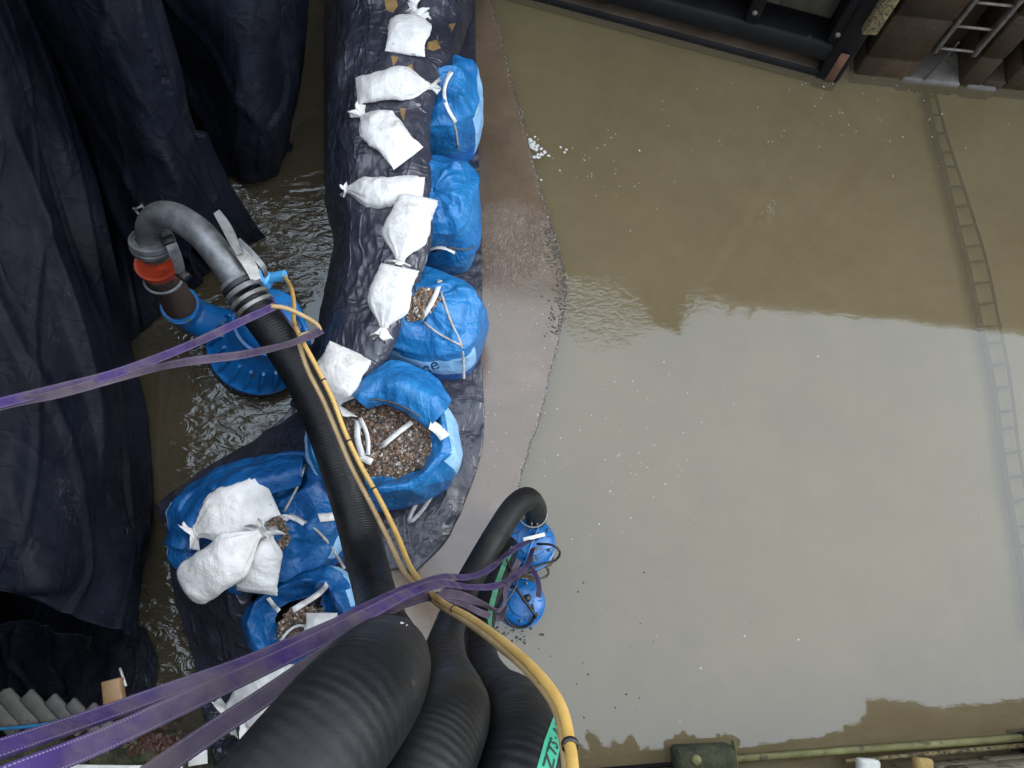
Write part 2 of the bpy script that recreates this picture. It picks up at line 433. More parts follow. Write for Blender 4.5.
# hose rubber, ribbed round its length by its own UV
def m_hose(name, c1, c2, per, dusty):
    m, nt, out = new(name); v = coords(nt); uv = coords(nt, 'UV')
    c = ramp(nt, ntex(nt, v, 5, 6, .6), [(.3, c1), (.7, c2)])
    d = ramp(nt, ntex(nt, v, 3.5, 9, .7), [(.5, 0.0), (.8, 1.0)])
    c = mixc(nt, c, (.11, .10, .085), math_(nt, 'MULTIPLY', d, dusty))
    d2 = ramp(nt, ntex(nt, v, 16, 8, .72), [(.66, 0.0), (.70, 1.0)])
    c = mixc(nt, c, (.13, .105, .075), math_(nt, 'MULTIPLY', d2, .22))
    sx = nt.nodes.new('ShaderNodeSeparateXYZ'); nt.links.new(uv, sx.inputs[0])
    wob = ntex(nt, v, 6, 3)
    ph = math_(nt, 'ADD', math_(nt, 'MULTIPLY', sx.outputs[0], 2*math.pi/per), math_(nt, 'MULTIPLY', wob, 2.5))
    ph = math_(nt, 'ADD', ph, math_(nt, 'MULTIPLY', sx.outputs[1], 2*math.pi))
    s_ = math_(nt, 'SINE', ph)
    amp = math_(nt, 'MULTIPLY', s_, ramp(nt, ntex(nt, v, 5, 2), [(.3, .35), (.7, 1.0)]))
    b1 = bump(nt, amp, .22, .0045)
    b2 = bump(nt, ntex(nt, v, 60, 6, .65), .4, .004, b1)
    b3 = bump(nt, ntex(nt, v, 7, 4, .6), .3, .015, b2)
    princ(nt, out, c, ramp(nt, ntex(nt, v, 12, 4), [(.3, .40), (.7, .60)]), .22, 0, b3); return m
M['hose'] = m_hose('hose rubber', (.0035, .0037, .0043), (.0075, .008, .0095), .020, .10)
M['hosedusty'] = m_hose('dusty hose rubber', (.005, .005, .005), (.011, .011, .0105), .016, .14)

# purple webbing with stitched pale edges
def m_web(name, c1, c2):
    m, nt, out = new(name); v = coords(nt); uv = coords(nt, 'UV')
    c = ramp(nt, ntex(nt, v, 7, 7, .65), [(.3, c1), (.72, c2)])
    sx = nt.nodes.new('ShaderNodeSeparateXYZ'); nt.links.new(uv, sx.inputs[0])
    y = sx.outputs[1]
    e = math_(nt, 'ABSOLUTE', math_(nt, 'SUBTRACT', y, .5))
    st = math_(nt, 'MULTIPLY', math_(nt, 'COMPARE', e, .40, .03), math_(nt, 'GREATER_THAN', math_(nt, 'SINE', math_(nt, 'MULTIPLY', sx.outputs[0], 900)), -.4))
    c = mixc(nt, c, (.42, .37, .42), math_(nt, 'MULTIPLY', st, .28))
    g = ramp(nt, ntex(nt, v, 4, 8, .7), [(.40, 0.0), (.62, 1.0)])
    c = mixc(nt, c, (.10, .082, .088), math_(nt, 'MULTIPLY', g, .75))
    wv = math_(nt, 'SINE', math_(nt, 'MULTIPLY', y, 75))
    b1 = bump(nt, wv, .35, .0015)
    b2 = bump(nt, ntex(nt, v, 90, 4), .4, .002, b1)
    princ(nt, out, c, .9, .08, 0, b2); return m
M['web'] = m_web('purple webbing', (.020, .012, .050), (.055, .033, .13))
M['webdusty'] = m_web('faded purple webbing', (.036, .026, .048), (.08, .06, .095))

# stained lock wall
def m_wall():
    m, nt, out = new('stained lock wall'); v = coords(nt)
    c = ramp(nt, ntex(nt, v, .9, 9, .68, .5), [(.3, (.012, .006, .0025)), (.52, (.034, .020, .009)), (.75, (.085, .055, .026))])
    s1 = ramp(nt, ntex(nt, coords(nt, scale=(2.5, 2.5, .6)), 2.2, 8, .7), [(.42, 1.0), (.62, 0.0)])
    c = mixc(nt, c, (.022, .015, .010), math_(nt, 'MULTIPLY', s1, .7))
    y = ramp(nt, ntex(nt, v, 26, 6, .7), [(.64, 0.0), (.70, 1.0)])
    c = mixc(nt, c, (.20, .16, .09), math_(nt, 'MULTIPLY', y, .5))
    b1 = bump(nt, ntex(nt, v, 7, 9, .68), .8, .04)
    b2 = bump(nt, ntex(nt, v, 50, 6, .7), .5, .01, b1)
    princ(nt, out, c, ramp(nt, ntex(nt, v, 3, 4), [(.35, .5), (.65, .85)]), .15, 0, b2); return m
M['wall'] = m_wall()
M['concrete'] = m_simple('pale wet concrete', (.03, .026, .021), (.085, .075, .062), 6, .6, .5, .01, 25, speck=(.05, .04, .03), speck_scale=9, speck_at=.6)
M['stone'] = m_simple('buff stone', (.16, .13, .085), (.34, .29, .20), 4, .8, .8, .03, 12, speck=(.07, .05, .035), speck_scale=8, speck_at=.58)
M['ground'] = m_simple('rough grass ground', (.04, .05, .015), (.10, .11, .04), 2, .9, .8, .04, 12)
M['bed'] = m_simple('river bed silt', (.30, .245, .155), (.39, .33, .22), 1.5, .9, .5, .03, 6)

def region(nt, c, r0, r1):       # 1 inside r0, 0 beyond r1, about a world point
    g = nt.nodes.new('ShaderNodeNewGeometry'); d = nt.nodes.new('ShaderNodeVectorMath'); d.operation = 'DISTANCE'
    nt.links.new(g.outputs['Position'], d.inputs[0]); d.inputs[1].default_value = c
    mr = nt.nodes.new('ShaderNodeMapRange'); mr.interpolation_type = 'SMOOTHSTEP'
    mr.inputs['From Min'].default_value = r1; mr.inputs['From Max'].default_value = r0
    nt.links.new(d.outputs['Value'], mr.inputs['Value']); return mr.outputs[0]
def m_water(name, c1, c2, refl_ior, ripples, calm, trans, rscale=9, rot=0.4, rd=.02):
    """murky water: brown body light, some of the bed seen through, glossy top with real ripples"""
    m, nt, out = new(name); v = gpos(nt)
    c = ramp(nt, ntex(nt, v, .55, 4, .55, .3), [(.32, c1), (.68, c2)])
    big = ntex(nt, v, .9, 3); small = ntex(nt, gpos(nt, (1, 2.2, 1), (0, 0, rot)), rscale, 3, .5, 1.2)
    k = calm
    for cpt, r0, r1, amt in ripples:
        k_ = math_(nt, 'MULTIPLY', region(nt, cpt, r0, r1), amt)
        k = math_(nt, 'MAXIMUM', k_, k)
    b1 = bump(nt, big, .06, .05)
    b2 = bump(nt, small, k, rd, b1)
    dif = N(nt, 'ShaderNodeBsdfDiffuse'); nt.links.new(c, dif.inputs['Color'])
    tr = N(nt, 'ShaderNodeBsdfTransparent'); tr.inputs['Color'].default_value = (.90, .84, .70, 1)
    mx = nt.nodes.new('ShaderNodeMixShader'); mx.inputs[0].default_value = trans
    nt.links.new(dif.outputs[0], mx.inputs[1]); nt.links.new(tr.outputs[0], mx.inputs[2])
    gl = N(nt, 'ShaderNodeBsdfGlossy'); gl.inputs['Roughness'].default_value = .028; gl.inputs['Color'].default_value = (.90, .97, 1, 1)
    nt.links.new(b2, gl.inputs['Normal'])
    fr = N(nt, 'ShaderNodeFresnel'); fr.inputs['IOR'].default_value = refl_ior; nt.links.new(b2, fr.inputs['Normal'])
    mx2 = nt.nodes.new('ShaderNodeMixShader'); nt.links.new(fr.outputs[0], mx2.inputs[0])
    nt.links.new(mx.outputs[0], mx2.inputs[1]); nt.links.new(gl.outputs[0], mx2.inputs[2])
    nt.links.new(mx2.outputs[0], out.inputs['Surface'])
    return m
#MAT_END
# ------------------------------------------------------------------ world and light
wd = bpy.data.worlds.new('World'); scn.world = wd; wd.use_nodes = True
nt = wd.node_tree
for n in list(nt.nodes): nt.nodes.remove(n)
wo = nt.nodes.new('ShaderNodeOutputWorld'); bg = nt.nodes.new('ShaderNodeBackground')
sky = nt.nodes.new('ShaderNodeTexSky'); sky.sky_type = 'NISHITA'; sky.sun_disc = False
SUN_EL, SUN_AZ = R(36), R(82)     # azimuth clockwise from +Y
sky.sun_elevation = SUN_EL; sky.sun_rotation = SUN_AZ; sky.dust_density = 6; sky.air_density = 1.2
hs = nt.nodes.new('ShaderNodeHueSaturation'); hs.inputs['Saturation'].default_value = .22
nt.links.new(sky.outputs[0], hs.inputs['Color'])
mxw = mixc(nt, hs.outputs[0], (11.0, 12.4, 14.4), .80)    # an even cloud sheet over the sky
nt.links.new(mxw, bg.inputs['Color']); bg.inputs['Strength'].default_value = .175
nt.links.new(bg.outputs[0], wo.inputs['Surface'])
sl = bpy.data.lights.new('sun', 'SUN'); sl.energy = .75; sl.angle = R(25); sl.color = (1, .97, .92)
so = bpy.data.objects.new('sun', sl); col.objects.link(so)
sd = Vector((math.sin(SUN_AZ)*math.cos(SUN_EL), math.cos(SUN_AZ)*math.cos(SUN_EL), math.sin(SUN_EL)))
so.rotation_euler = sd.to_track_quat('Z', 'Y').to_euler(); so.location = sd*30
scn.view_settings.view_transform = 'Standard'; scn.view_settings.look = 'None'
scn.view_settings.exposure = 0.66; scn.view_settings.gamma = 1
scn.render.engine = 'CYCLES'
scn.cycles.max_bounces = 6; scn.cycles.transparent_max_bounces = 12

def project(p):
    v = RM.transposed() @ (Vector(p)-CAM)
    return (W/2+FPX*v.x/-v.z, H/2-FPX*v.y/-v.z)
def h_for(xy, py):               # wall height whose mirror image reaches picture row py
    lo, hi = 0.0, 12.0
    up = project((xy.x, xy.y, 0))[1] < NY
    for _ in range(50):
        m = (lo+hi)/2; y = project((xy.x, xy.y, -m))[1]
        if (y < py) == up: lo = m
        else: hi = m
    return (lo+hi)/2

def poly_top(name, pts, z0, z1, mat, parent=None, sub=0):      # prism over a world polygon (list of Vectors, xy)
    b = MB(); n = len(pts)
    vs = [Vector((p.x, p.y, z1)) for p in pts]+[Vector((p.x, p.y, z0)) for p in pts]
    b.add(vs, [tuple(range(n))]+[tuple(range(2*n-1, n-1, -1))]+[(i, i+n, (i+1) % n+n, (i+1) % n) for i in range(n)])
    o = b.build(name, mat, parent, smooth=False)
    if o.data.polygons[0].normal.z < 0: o.data.flip_normals()
    return o
def S(o): o['kind'] = 'structure'; return o

# ------------------------------------------------------------------ water and ledge
edge_px = [(470,-160),(484,-30),(490,0),(501,38),(513,85),(527,135),(541,190),(553,232),(563,262),(567,288),(563,318),(555,355),(546,392),(538,420),(529,448),(521,472),(518,492),(508,520),(496,560),(486,620),(470,700),(440,820),(400,1000),(340,1300)]
LZ = .035
edge = [P(x, y, LZ) for x, y in edge_px]
es = spline(edge, step=.05)
es2 = []
for i, p in enumerate(es):
    es2.append(p+Vector((nz(p, 2.2)*.02+nz(p, 9)*.012, nz(p+Vector((5,0,0)), 9)*.008, 0)))
led = [Vector((-40, es2[0].y, 0))]+es2+[Vector((-40, es2[-1].y, 0))]
# bed under everything
b = MB(); b.add([(-60,-60,-.13),(60,-60,-.13),(60,60,-.13),(-60,60,-.13)], [(0,1,2,3)]); S(b.build('chamber_bed', M['bed'], smooth=False))
cR = P(515, 245, LZ)
mw = m_water('chamber water', (.138,.111,.064), (.166,.136,.083), 1.63,
             [(P(600,312,0), .05, .55, .35), (P(572,300,0), .02, .35, .6), (P(690,300,0), .02, .5, .06)], .012, .60, 9)
b = MB(); b.add([(-60,-60,0),(60,-60,0),(60,60,0),(-60,60,0)], [(0,1,2,3)]); S(b.build('water', mw, smooth=False))

# wet concrete ledge
m, nt, out = new('wet concrete ledge'); v = gpos(nt)
c = ramp(nt, ntex(nt, v, 1.4, 8, .65, .4), [(.3, (.082, .055, .034)), (.55, (.125, .086, .055)), (.75, (.165, .122, .084))])
c = mixc(nt, c, (.24, .21, .17), ramp(nt, ntex(nt, v, 34, 5, .7), [(.66, 0.0), (.72, .8)]))
c = mixc(nt, c, (.06, .042, .03), ramp(nt, ntex(nt, v, 11, 6, .7), [(.62, 0.0), (.72, .6)]))
rip = math_(nt, 'MAXIMUM', math_(nt, 'MULTIPLY', region(nt, cR, .12, .62), .62), .03)
sr = ntex(nt, gpos(nt, (3.6, 1.2, 1), (0, 0, -.75)), 6, 6, .68, 2.6)
b1 = bump(nt, sr, rip, .03); b2 = bump(nt, ntex(nt, v, 45, 6, .65), .12, .004, b1)
dif = N(nt, 'ShaderNodeBsdfDiffuse'); nt.links.new(c, dif.inputs['Color'])
gl = N(nt, 'ShaderNodeBsdfGlossy'); gl.inputs['Roughness'].default_value = .13; nt.links.new(b2, gl.inputs['Normal'])
fr = N(nt, 'ShaderNodeFresnel'); fr.inputs['IOR'].default_value = 1.8; nt.links.new(b2, fr.inputs['Normal'])
mx2 = nt.nodes.new('ShaderNodeMixShader'); nt.links.new(fr.outputs[0], mx2.inputs[0])
nt.links.new(dif.outputs[0], mx2.inputs[1]); nt.links.new(gl.outputs[0], mx2.inputs[2]); nt.links.new(mx2.outputs[0], out.inputs['Surface'])
S(poly_top('concrete_ledge', led, -1.7, LZ, m))

# shallow running water on the dewatered side
mleft = m_water('shallow running water', (.036,.029,.017), (.056,.045,.027), 1.62,
                [(P(290,225,.05), .1, .9, .95), (P(240,450,.05), .2, .9, .62), (P(170,620,.05), .3, .8, .8), (P(210,320,.05), .3, .7, .45)], .035, .12, 5.5, .9, .035)
sp = [P(x, y, LZ+.012) for x, y in [(335,-160),(345,0),(345,90),(352,180),(350,300),(350,390),(330,460),(260,520),(230,600),(260,660),(300,760),(340,1000)]]
shp = [Vector((-30, sp[0].y, 0))]+sp+[Vector((-30, sp[-1].y, 0))]
b = MB(); b.add([Vector((p.x, p.y, LZ+.012)) for p in shp], [tuple(range(len(shp)))])
sw = S(b.build('shallow_water', mleft, smooth=False))
if sw.data.polygons[0].normal.z < 0: sw.data.flip_normals()

# ------------------------------------------------------------------ far lock wall
A = P(842, 73, 0); B = P(1024, 91, 0)
Sx = (B-A).normalized(); Nn = Vector((Sx.y, -Sx.x, 0))
if Nn.dot(-A) < 0: Nn = -Nn
HW = h_for(P(900, 79, 0), 303)
def wp(s, z, off=0.0): return A+Sx*s+Nn*off+Vector((0, 0, z))
def wpix(px, py, off=0.0):
    d = ray(px, py); q = A+Nn*off; t = (q-CAM).dot(Nn)/d.dot(Nn); p = CAM+d*t
    return ((p-A).dot(Sx), p.z)
WR = Matrix((Sx, -Nn, Vector((0, 0, 1)))).transposed()
def wslab(b, s0, s1, z0, z1, off0, off1, bev=.015, mi=0):
    b.box(wp((s0+s1)/2, (z0+z1)/2, (off0+off1)/2), (s1-s0, abs(off1-off0), z1-z0), WR, mi, bev)
sL0, _ = wpix(918, 69); sR0, _ = wpix(958, 79)
sR0 = max(sR0, sL0+.46)
sh0, zh0 = wpix(986, 80, 0); sh1, _ = wpix(1010, 80, 0)
wallroot = empty('lock_wall', wp(1.5, 0, 0), 'brown stained stone lock wall with a ladder recess and a square hole at the top right', 'wall')
hz0, hz1 = .1, .62
b = MB()
rnd = random.Random(3)
def courses(b, s0, s1, z0, z1):
    """masonry courses in big blocks with slightly open joints"""
    z = z0; k = 0
    while z < z1-.01:
        hgt = min(.46+rnd.random()*.1, z1-z)
        if z1-z-hgt < .12: hgt = z1-z
        s = s0; first = True
        while s < s1-.01:
            L = .8+rnd.random()*.6
            if first and k % 2: L *= .5
            if s1-s-L < .3: L = s1-s
            first = False
            j = (rnd.random()-.5)*.02
            wslab(b, s+.004, s+L-.004, z+.004, z+hgt-.004, -.75, j, .018)
            s += L
        z += hgt; k += 1
courses(b, .12, sL0, -1.7, HW-.3)
wslab(b, .13, 14, -1.7, HW-.32, -.85, -.03, 0, 0) if False else None
courses(b, sR0, sh0, -1.7, HW-.3)
courses(b, sh0, sh1, -1.7, hz0); courses(b, sh0, sh1, hz1, HW-.3)
courses(b, sh1, 13, -1.7, HW-.3)
b.build('masonry', M['wall'], wallroot)
b = MB(); wslab(b, -.0, 13, -1.7, HW-.4, -1.3, -.42, 0); b.build('recess_back', M['wall'], wallroot, smooth=False)
# uneven coping and grass on top: this outline is what the water mirrors
b = MB()
s = .1
while s < 13:
    L = .9+rnd.random()*.5
    wslab(b, s+.005, s+L-.005, HW-.3, HW+(rnd.random()-.5)*.03, -.8, .05+(rnd.random()-.5)*.02, .03); s += L
b.build('coping', M['stone'], wallroot)
sa, za = wpix(912, 72); 
b = MB(); wslab(b, sa-.05, sR0+.02, -.3, .04, -.42, .03, .02); wslab(b, sh0-.14, sh1-.06, -.3, .03, -.2, .04, .02); b.build('footing', M['concrete'], wallroot)

# gate recess left of the wall: a dark deep return
b = MB(); wslab(b, -.9, .12, -1.7, HW-.35, -1.4, -.5, .02); b.build('gate_recess', M['rustdark'], wallroot, smooth=False)

# ladder in the recess
lad = empty('wall_ladder', wp((sL0+sR0)/2, .3, -.1), 'grey steel ladder fixed in the wall recess above the water', 'ladder')
OFF = .015
l0 = wpix(929, 50, OFF); r0 = wpix(960, 55, OFF); l1 = wpix(964, 0, OFF); r1 = wpix(1007, 0, OFF)
ls = sL0+.03; rs = ls+.36
zb = wpix(944, 53, OFF)[1]
for s_ in (ls, rs):
    b = MB(); wslab(b, s_-.018, s_+.018, zb-.02, HW+.5, OFF-.07, OFF, .004); b.build('rail', M['ladder'], lad)
zz = zb+.02; k = 0
while zz < HW+.4:
    b = MB(); b.tube([wp(ls+.018, zz, OFF-.03), wp(rs-.018, zz, OFF-.03)], .013, 10); b.build('rung', M['ladder'], lad)
    zz += .285
# loose chain or cable dropping from the ladder foot
b = MB(); pts = [wp((ls+rs)/2-.02, zb+.1, OFF-.05), wp((ls+rs)/2-.05, zb-.2, OFF-.03), wp((ls+rs)/2-.09, .02, OFF), wp((ls+rs)/2-.1, -.2, .05)]
b.tube(spline(pts, .03), .009, 8); tag(b.build('hanging_cable', M['rustdark']), 'short grey cable hanging from the foot of the wall ladder into the water', 'cable')

# beam with lichen standing in the gate corner
b = MB()
q0 = wpix(868, 36, .16)
b2_ = wp(q0[0], q0[1], .10); b3_ = wp(q0[0], HW-.3, .10)
b.bar(b2_, b3_, .13, .14, Vector((1, 0, 0)), 0, .02)
tag(b.build('lichened_post', M['lichen']), 'upright timber post with yellow lichen in the dark corner between gate and wall', 'post')

# ------------------------------------------------------------------ timber lock gate
GA = P(836, 80, 0); GB = P(545, 2, 0)
Gs = (GB-GA).normalized(); Gn = Vector((-Gs.y, Gs.x, 0))
if Gn.dot(-GA) < 0: Gn = -Gn
HG = h_for(GA, 326)
GL = (GB-GA).length+7.5
def gp(s, z, off=0.0): return GA+Gs*s+Gn*off+Vector((0, 0, z))
def gpix(px, py, off=0.0):
    d = ray(px, py); q = GA+Gn*off; t = (q-CAM).dot(Gn)/d.dot(Gn); p = CAM+d*t
    return ((p-GA).dot(Gs), p.z)
GR = Matrix((Gs, -Gn, Vector((0, 0, 1)))).transposed()
def gslab(b, s0, s1, z0, z1, o0, o1, bev=.012, mi=0):
    b.box(gp((s0+s1)/2, (z0+z1)/2, (o0+o1)/2), (s1-s0, abs(o1-o0), z1-z0), GR, mi, bev)
gate = empty('lock_gate', gp(1.5, 0), 'dark tarred timber lock gate with horizontal beams standing at the top of the chamber', 'lock gate')
bt = gpix(760, 38, 0); bb = gpix(760, 55, 0)
b = MB()
s = .02
while s < GL:       # boards of the gate's skin
    gslab(b, s, s+.2475, -1.6, 1.6, -.36, -.30+rnd.random()*.012, .008); s += .248
b.build('boarding', M['panel'], gate)
b = MB(); s = .02
while s < GL:
    gslab(b, s, s+.2475, 1.604, HG-.03, -.36, -.02+rnd.random()*.012, .008); s += .248
b.build('upper_boarding', M['panel'], gate)
b = MB(); gslab(b, .0, GL, -.45, .05, -.32, -.005, .02); b.build('sill_beam', M['timberbrown'], gate)
b = MB(); gslab(b, .14, GL, -.05, .075, -.004, .02, .006); b.build('rubbing_strip', M['timber'], gate)
levels = [max(.2, bb[1])]
zc = levels[0]; dz = max(.22, bt[1]-bb[1])
k = 0
while zc < 1.5:
    b = MB(); gslab(b, .1, GL, zc, zc+dz, -.30, .02, .025); b.build('beam', M['timber'], gate); zc += dz+.52
b = MB(); gslab(b, -.02, .2, -1.6, HG-.02, -.4, .035, .03); b.build('heel_post', M['timber'], gate)
b = MB(); gslab(b, .03, .11, -.05, .4, .036, .05, .006); b.build('rusty_plate', M['rust'], gate)
for px in (755, 838, 640, 560):
    s_ = gpix(px, 12 if px < 820 else 34)[0]
    st = MB(); gslab(st, s_-.06, s_+.06, levels[0]+dz+.003, 1.6, -.30, .012, .008); st_o = st.build('iron_strap', M['timber'], gate)
    zz = levels[0]+dz+.14
    while zz < 1.55:
        bo = MB(); bo.lathe(gp(s_, zz, .012), Gn, [(.0, .022), (.018, .02), (.024, .010), (.026, 0)], 10); zz += .62
        bo.build('bolt', M['ladder'], st_o)
b = MB(); gslab(b, -.1, GL, HG-.02, HG+.12, -.45, .1, .02); b.build('top_walkway', M['timberbrown'], gate)

# grassy bank beyond and around, one sheet past each wall
def bank(name, pts, z, mat):
    b = MB(); b.add([Vector((p[0], p[1], z)) for p in pts], [tuple(range(len(pts)))]); return S(b.build(name, mat, smooth=False))
a0 = wp(-.9, 0, -.8); a1 = wp(60, 0, -.8)
bank('ground', [(a0.x, a0.y), (a1.x, a1.y), (400, 400), (-400, 400), (-400, a0.y+11.0), (a0.x-.5, a0.y+11.0)], HW-.06, M['ground'])
#P2_END
# ------------------------------------------------------------------ sunken ladder, seen dimly through the water
sun = empty('sunken_ladder', P(965, 260, -.12), 'long thin silted ladder lying just under the murky water on the right', 'ladder')
pl_ = [P(925, 92, -.05), P(943, 170, -.05), P(965, 262, -.05), P(985, 345, -.05), P(1003, 450, -.05), P(1014, 530, -.05), P(1030, 640, -.05)]
pr_ = [P(934, 92, -.05), P(957, 168, -.05), P(984, 258, -.05), P(1004, 340, -.05), P(1020, 445, -.05), P(1032, 525, -.05), P(1048, 635, -.05)]
L1 = spline(pl_, .05); L2 = resample(spline(pr_, .05), len(L1))
L1 = resample(L1, len(L1))
for q, r_ in ((L1, .030), (L2, .013)):
    b = MB(); b.tube([p+Vector((nz(p, 1.2)*.025, 0, 0)) for p in q], r_, 8); b.build('rail', M['weedladder'], sun)
n_ = 26
for i in range(n_):
    j = int((i+.5)/n_*(len(L1)-1))
    b = MB(); b.tube([L1[j], L2[j]+Vector((0, nz(L1[j], 5)*.02, 0))], .014, 6); b.build('rung', M['weedladder'], sun)

# ------------------------------------------------------------------ near wall, bottom right
CA = P(640, 764, 0); CB = P(1024, 731, 0)
Cs = (CB-CA).normalized(); Cn = Vector((-Cs.y, Cs.x, 0))
if Cn.y < 0: Cn = -Cn
def cp(s, z, off=0.0): return CA+Cs*s+Cn*off+Vector((0, 0, z))
CR_ = Matrix((Cs, -Cn, Vector((0, 0, 1)))).transposed()
def cslab(b, s0, s1, z0, z1, o0, o1, bev=.012, mi=0):
    b.box(cp((s0+s1)/2, (z0+z1)/2, (o0+o1)/2), (s1-s0, abs(o1-o0), z1-z0), CR_, mi, bev)
def cpix(px, py, z=0): p = P(px, py, z)-CA; return (p.dot(Cs), p.dot(Cn))
near = empty('near_lock_wall', cp(1.5, 0, -.4), 'buff rough stone lock wall running along the bottom right edge', 'wall')
OFFN = -.16
nh = lambda s: (h_for(cp(s, 0, OFFN), 0) if False else 0)
def near_h(px, py):              # wall height whose mirror image reaches that pixel
    s = cpix(px, 740)[0]; return s, h_for(cp(s, 0, OFFN), py)
prof = [near_h(*q) for q in ((600, 752), (650, 748), (700, 742), (760, 740), (800, 736), (860, 727), (930, 715), (985, 705), (1024, 702))]
b = MB(); rn = random.Random(5)
s = prof[0][0]
def ph(s):
    if s <= prof[0][0]: return prof[0][1]
    for (a, ha), (c, hc) in zip(prof, prof[1:]):
        if s <= c: return ha+(hc-ha)*(s-a)/(c-a)
    return prof[-1][1]
prof = [(a_, h_*k_) for (a_, h_), k_ in zip(prof, (.70, .68, .64, .60, .56, .50, .47, .52, .60))]
s = prof[0][0]-4
while s < 9:
    L = .28+rn.random()*.3
    h_ = ph(s+L/2); z = -.6
    while z < h_:
        hh = min(.2+rn.random()*.12, h_-z+.001)
        if h_-z-hh < .06: hh = h_-z
        cslab(b, s+.004, s+L-.006, z+.003, z+hh-.003, -.9, OFFN+(rn.random()-.5)*.035, .02)
        z += hh
    s += L
b.build('masonry', M['stone'], near)
s = prof[0][0]-4; b = MB()
while s < 9:          # rounded mossy top stones make the wavy outline mirrored in the water
    L = .22+rn.random()*.2; h_ = ph(s+L/2)
    vs = []; 
    b.box(cp(s+L/2, h_+.03, -.5), (L-.01, .72+rn.random()*.04, .10+rn.random()*.05), CR_, 0, .03); s += L
b.build('mossy_top', M['moss'], near)
cbnk = MB(); cbnk.add([cp(-6, .9, -.8), cp(60, .9, -.8), cp(60, 1.2, -60), cp(-6, 1.2, -60)], [(0, 1, 2, 3)])
S(cbnk.build('near_bank', M['ground'], smooth=False))

# algae beam and dark beam floating at the foot
def floatbeam(name, label, pa, pb, z, w, h_, mat, cat='beam'):
    b = MB(); a = P(*pa, z); c = P(*pb, z); n = 24
    pts = [a.lerp(c, i/n) for i in range(n+1)]
    for i in range(n):
        u, v_ = pts[i], pts[i+1]
    rot = Matrix(((c-a).normalized(), Vector((0,0,1)).cross((c-a).normalized()), Vector((0,0,1)))).transposed()
    b.box((a+c)/2, ((c-a).length, w, h_), rot, 0, min(w, h_)*.25)
    return tag(b.build(name, mat), label, cat)
floatbeam('floating_beam', 'long yellow green algae covered timber floating along the near wall', (727, 759), (1060, 735), .05, .048, .08, M['algae'])
floatbeam('dark_beam', 'thin black beam at the waterline under the mossy block', (590, 771), (1060, 733), .03, .028, .05, M['timber'])
floatbeam('weathered_rail', 'narrow weathered timber rail lying between the algae beam and the stone wall', (845, 761), (1060, 742), .09, .03, .06, M['lichen'])
# mossy block with its bolt
mb_ = empty('mossy_block', P(703, 756, .12), 'square dark mossy block with a round bolt at the bottom edge', 'block')
b = MB(); rot = Matrix.Rotation(R(2), 3, 'Z'); b.box(P(704, 763, .12), (.44, .24, .26), rot, 0, .03); b.build('body', M['mossdark'], mb_)
b = MB(); b.lathe(P(696, 760, .25), (0, 0, 1), [(0, .02), (.03, .02), (.038, .01), (.04, -.02)], 14); b.build('bolt', M['algae'], mb_)
b = MB(); b.box(P(735, 756, .20), (.015, .2, .08), rot, 0, .005); b.build('pale_edge', M['algae'], mb_)
if False:
  b = MB(); b.lathe(P(733, 761, .16), (1, 0, 0), [(0, 0), (.040, 0), (.044, .02), (.044, .14), (.036, .16), (0, .16)], 20)
  tag(b.build('algae_pipe_stub', M['algae']), 'short pale green pipe stub beside the mossy block', 'pipe')
for px, py, sx, mat, nm, lb in ((868, 770, .15, M['card'], 'white_block', 'small white block lying on the stone at the bottom right edge'),
                                (923, 769, .12, M['yellowstone'], 'ochre_block', 'small ochre yellow block lying on the stone at the bottom right edge')):
    b = MB(); b.box(P(px, py, .25), (sx, .15, .11), Matrix.Rotation(R(-6), 3, 'Z'), 0, .02); tag(b.build(nm, mat), lb, 'block')
# dark door reveal and the loose cables at the far right
for k, (x0, lift) in enumerate(((1000, 1.15), (1014, .9))):
    s0 = cpix(x0-26, 735)[0]; s1 = cpix(x0+10, 735)[0]; hh = ph(s0)
    b = MB(); pts = [cp(s0, hh+.02, OFFN-.05), cp(s0+.12, hh+.26+.08*k, OFFN+.03), cp((s0+s1)/2+.08, hh+.42+.10*k, OFFN+.04), cp(s1, hh+.02, OFFN+.04), cp(s1+.05, hh*.4, OFFN+.05), cp(s1+.1, .02, OFFN+.06)]
    b.tube(spline(pts, .03), .016, 8)
    tag(b.build('loose_cable', M['black']), ['black cable looping over the near wall, left of the pair', 'black cable looping over the near wall, right of the pair'][k], 'cable', 'black cables over the near wall')
sp_ = cpix(1032, 735)[0]
b = MB(); cslab(b, sp_-.12, sp_+.12, -.5, ph(sp_)+.25, OFFN+.0, OFFN+.16, .02)
tag(b.build('fender_post', M['timber']), 'black timber fender post on the near wall at the right edge', 'post')
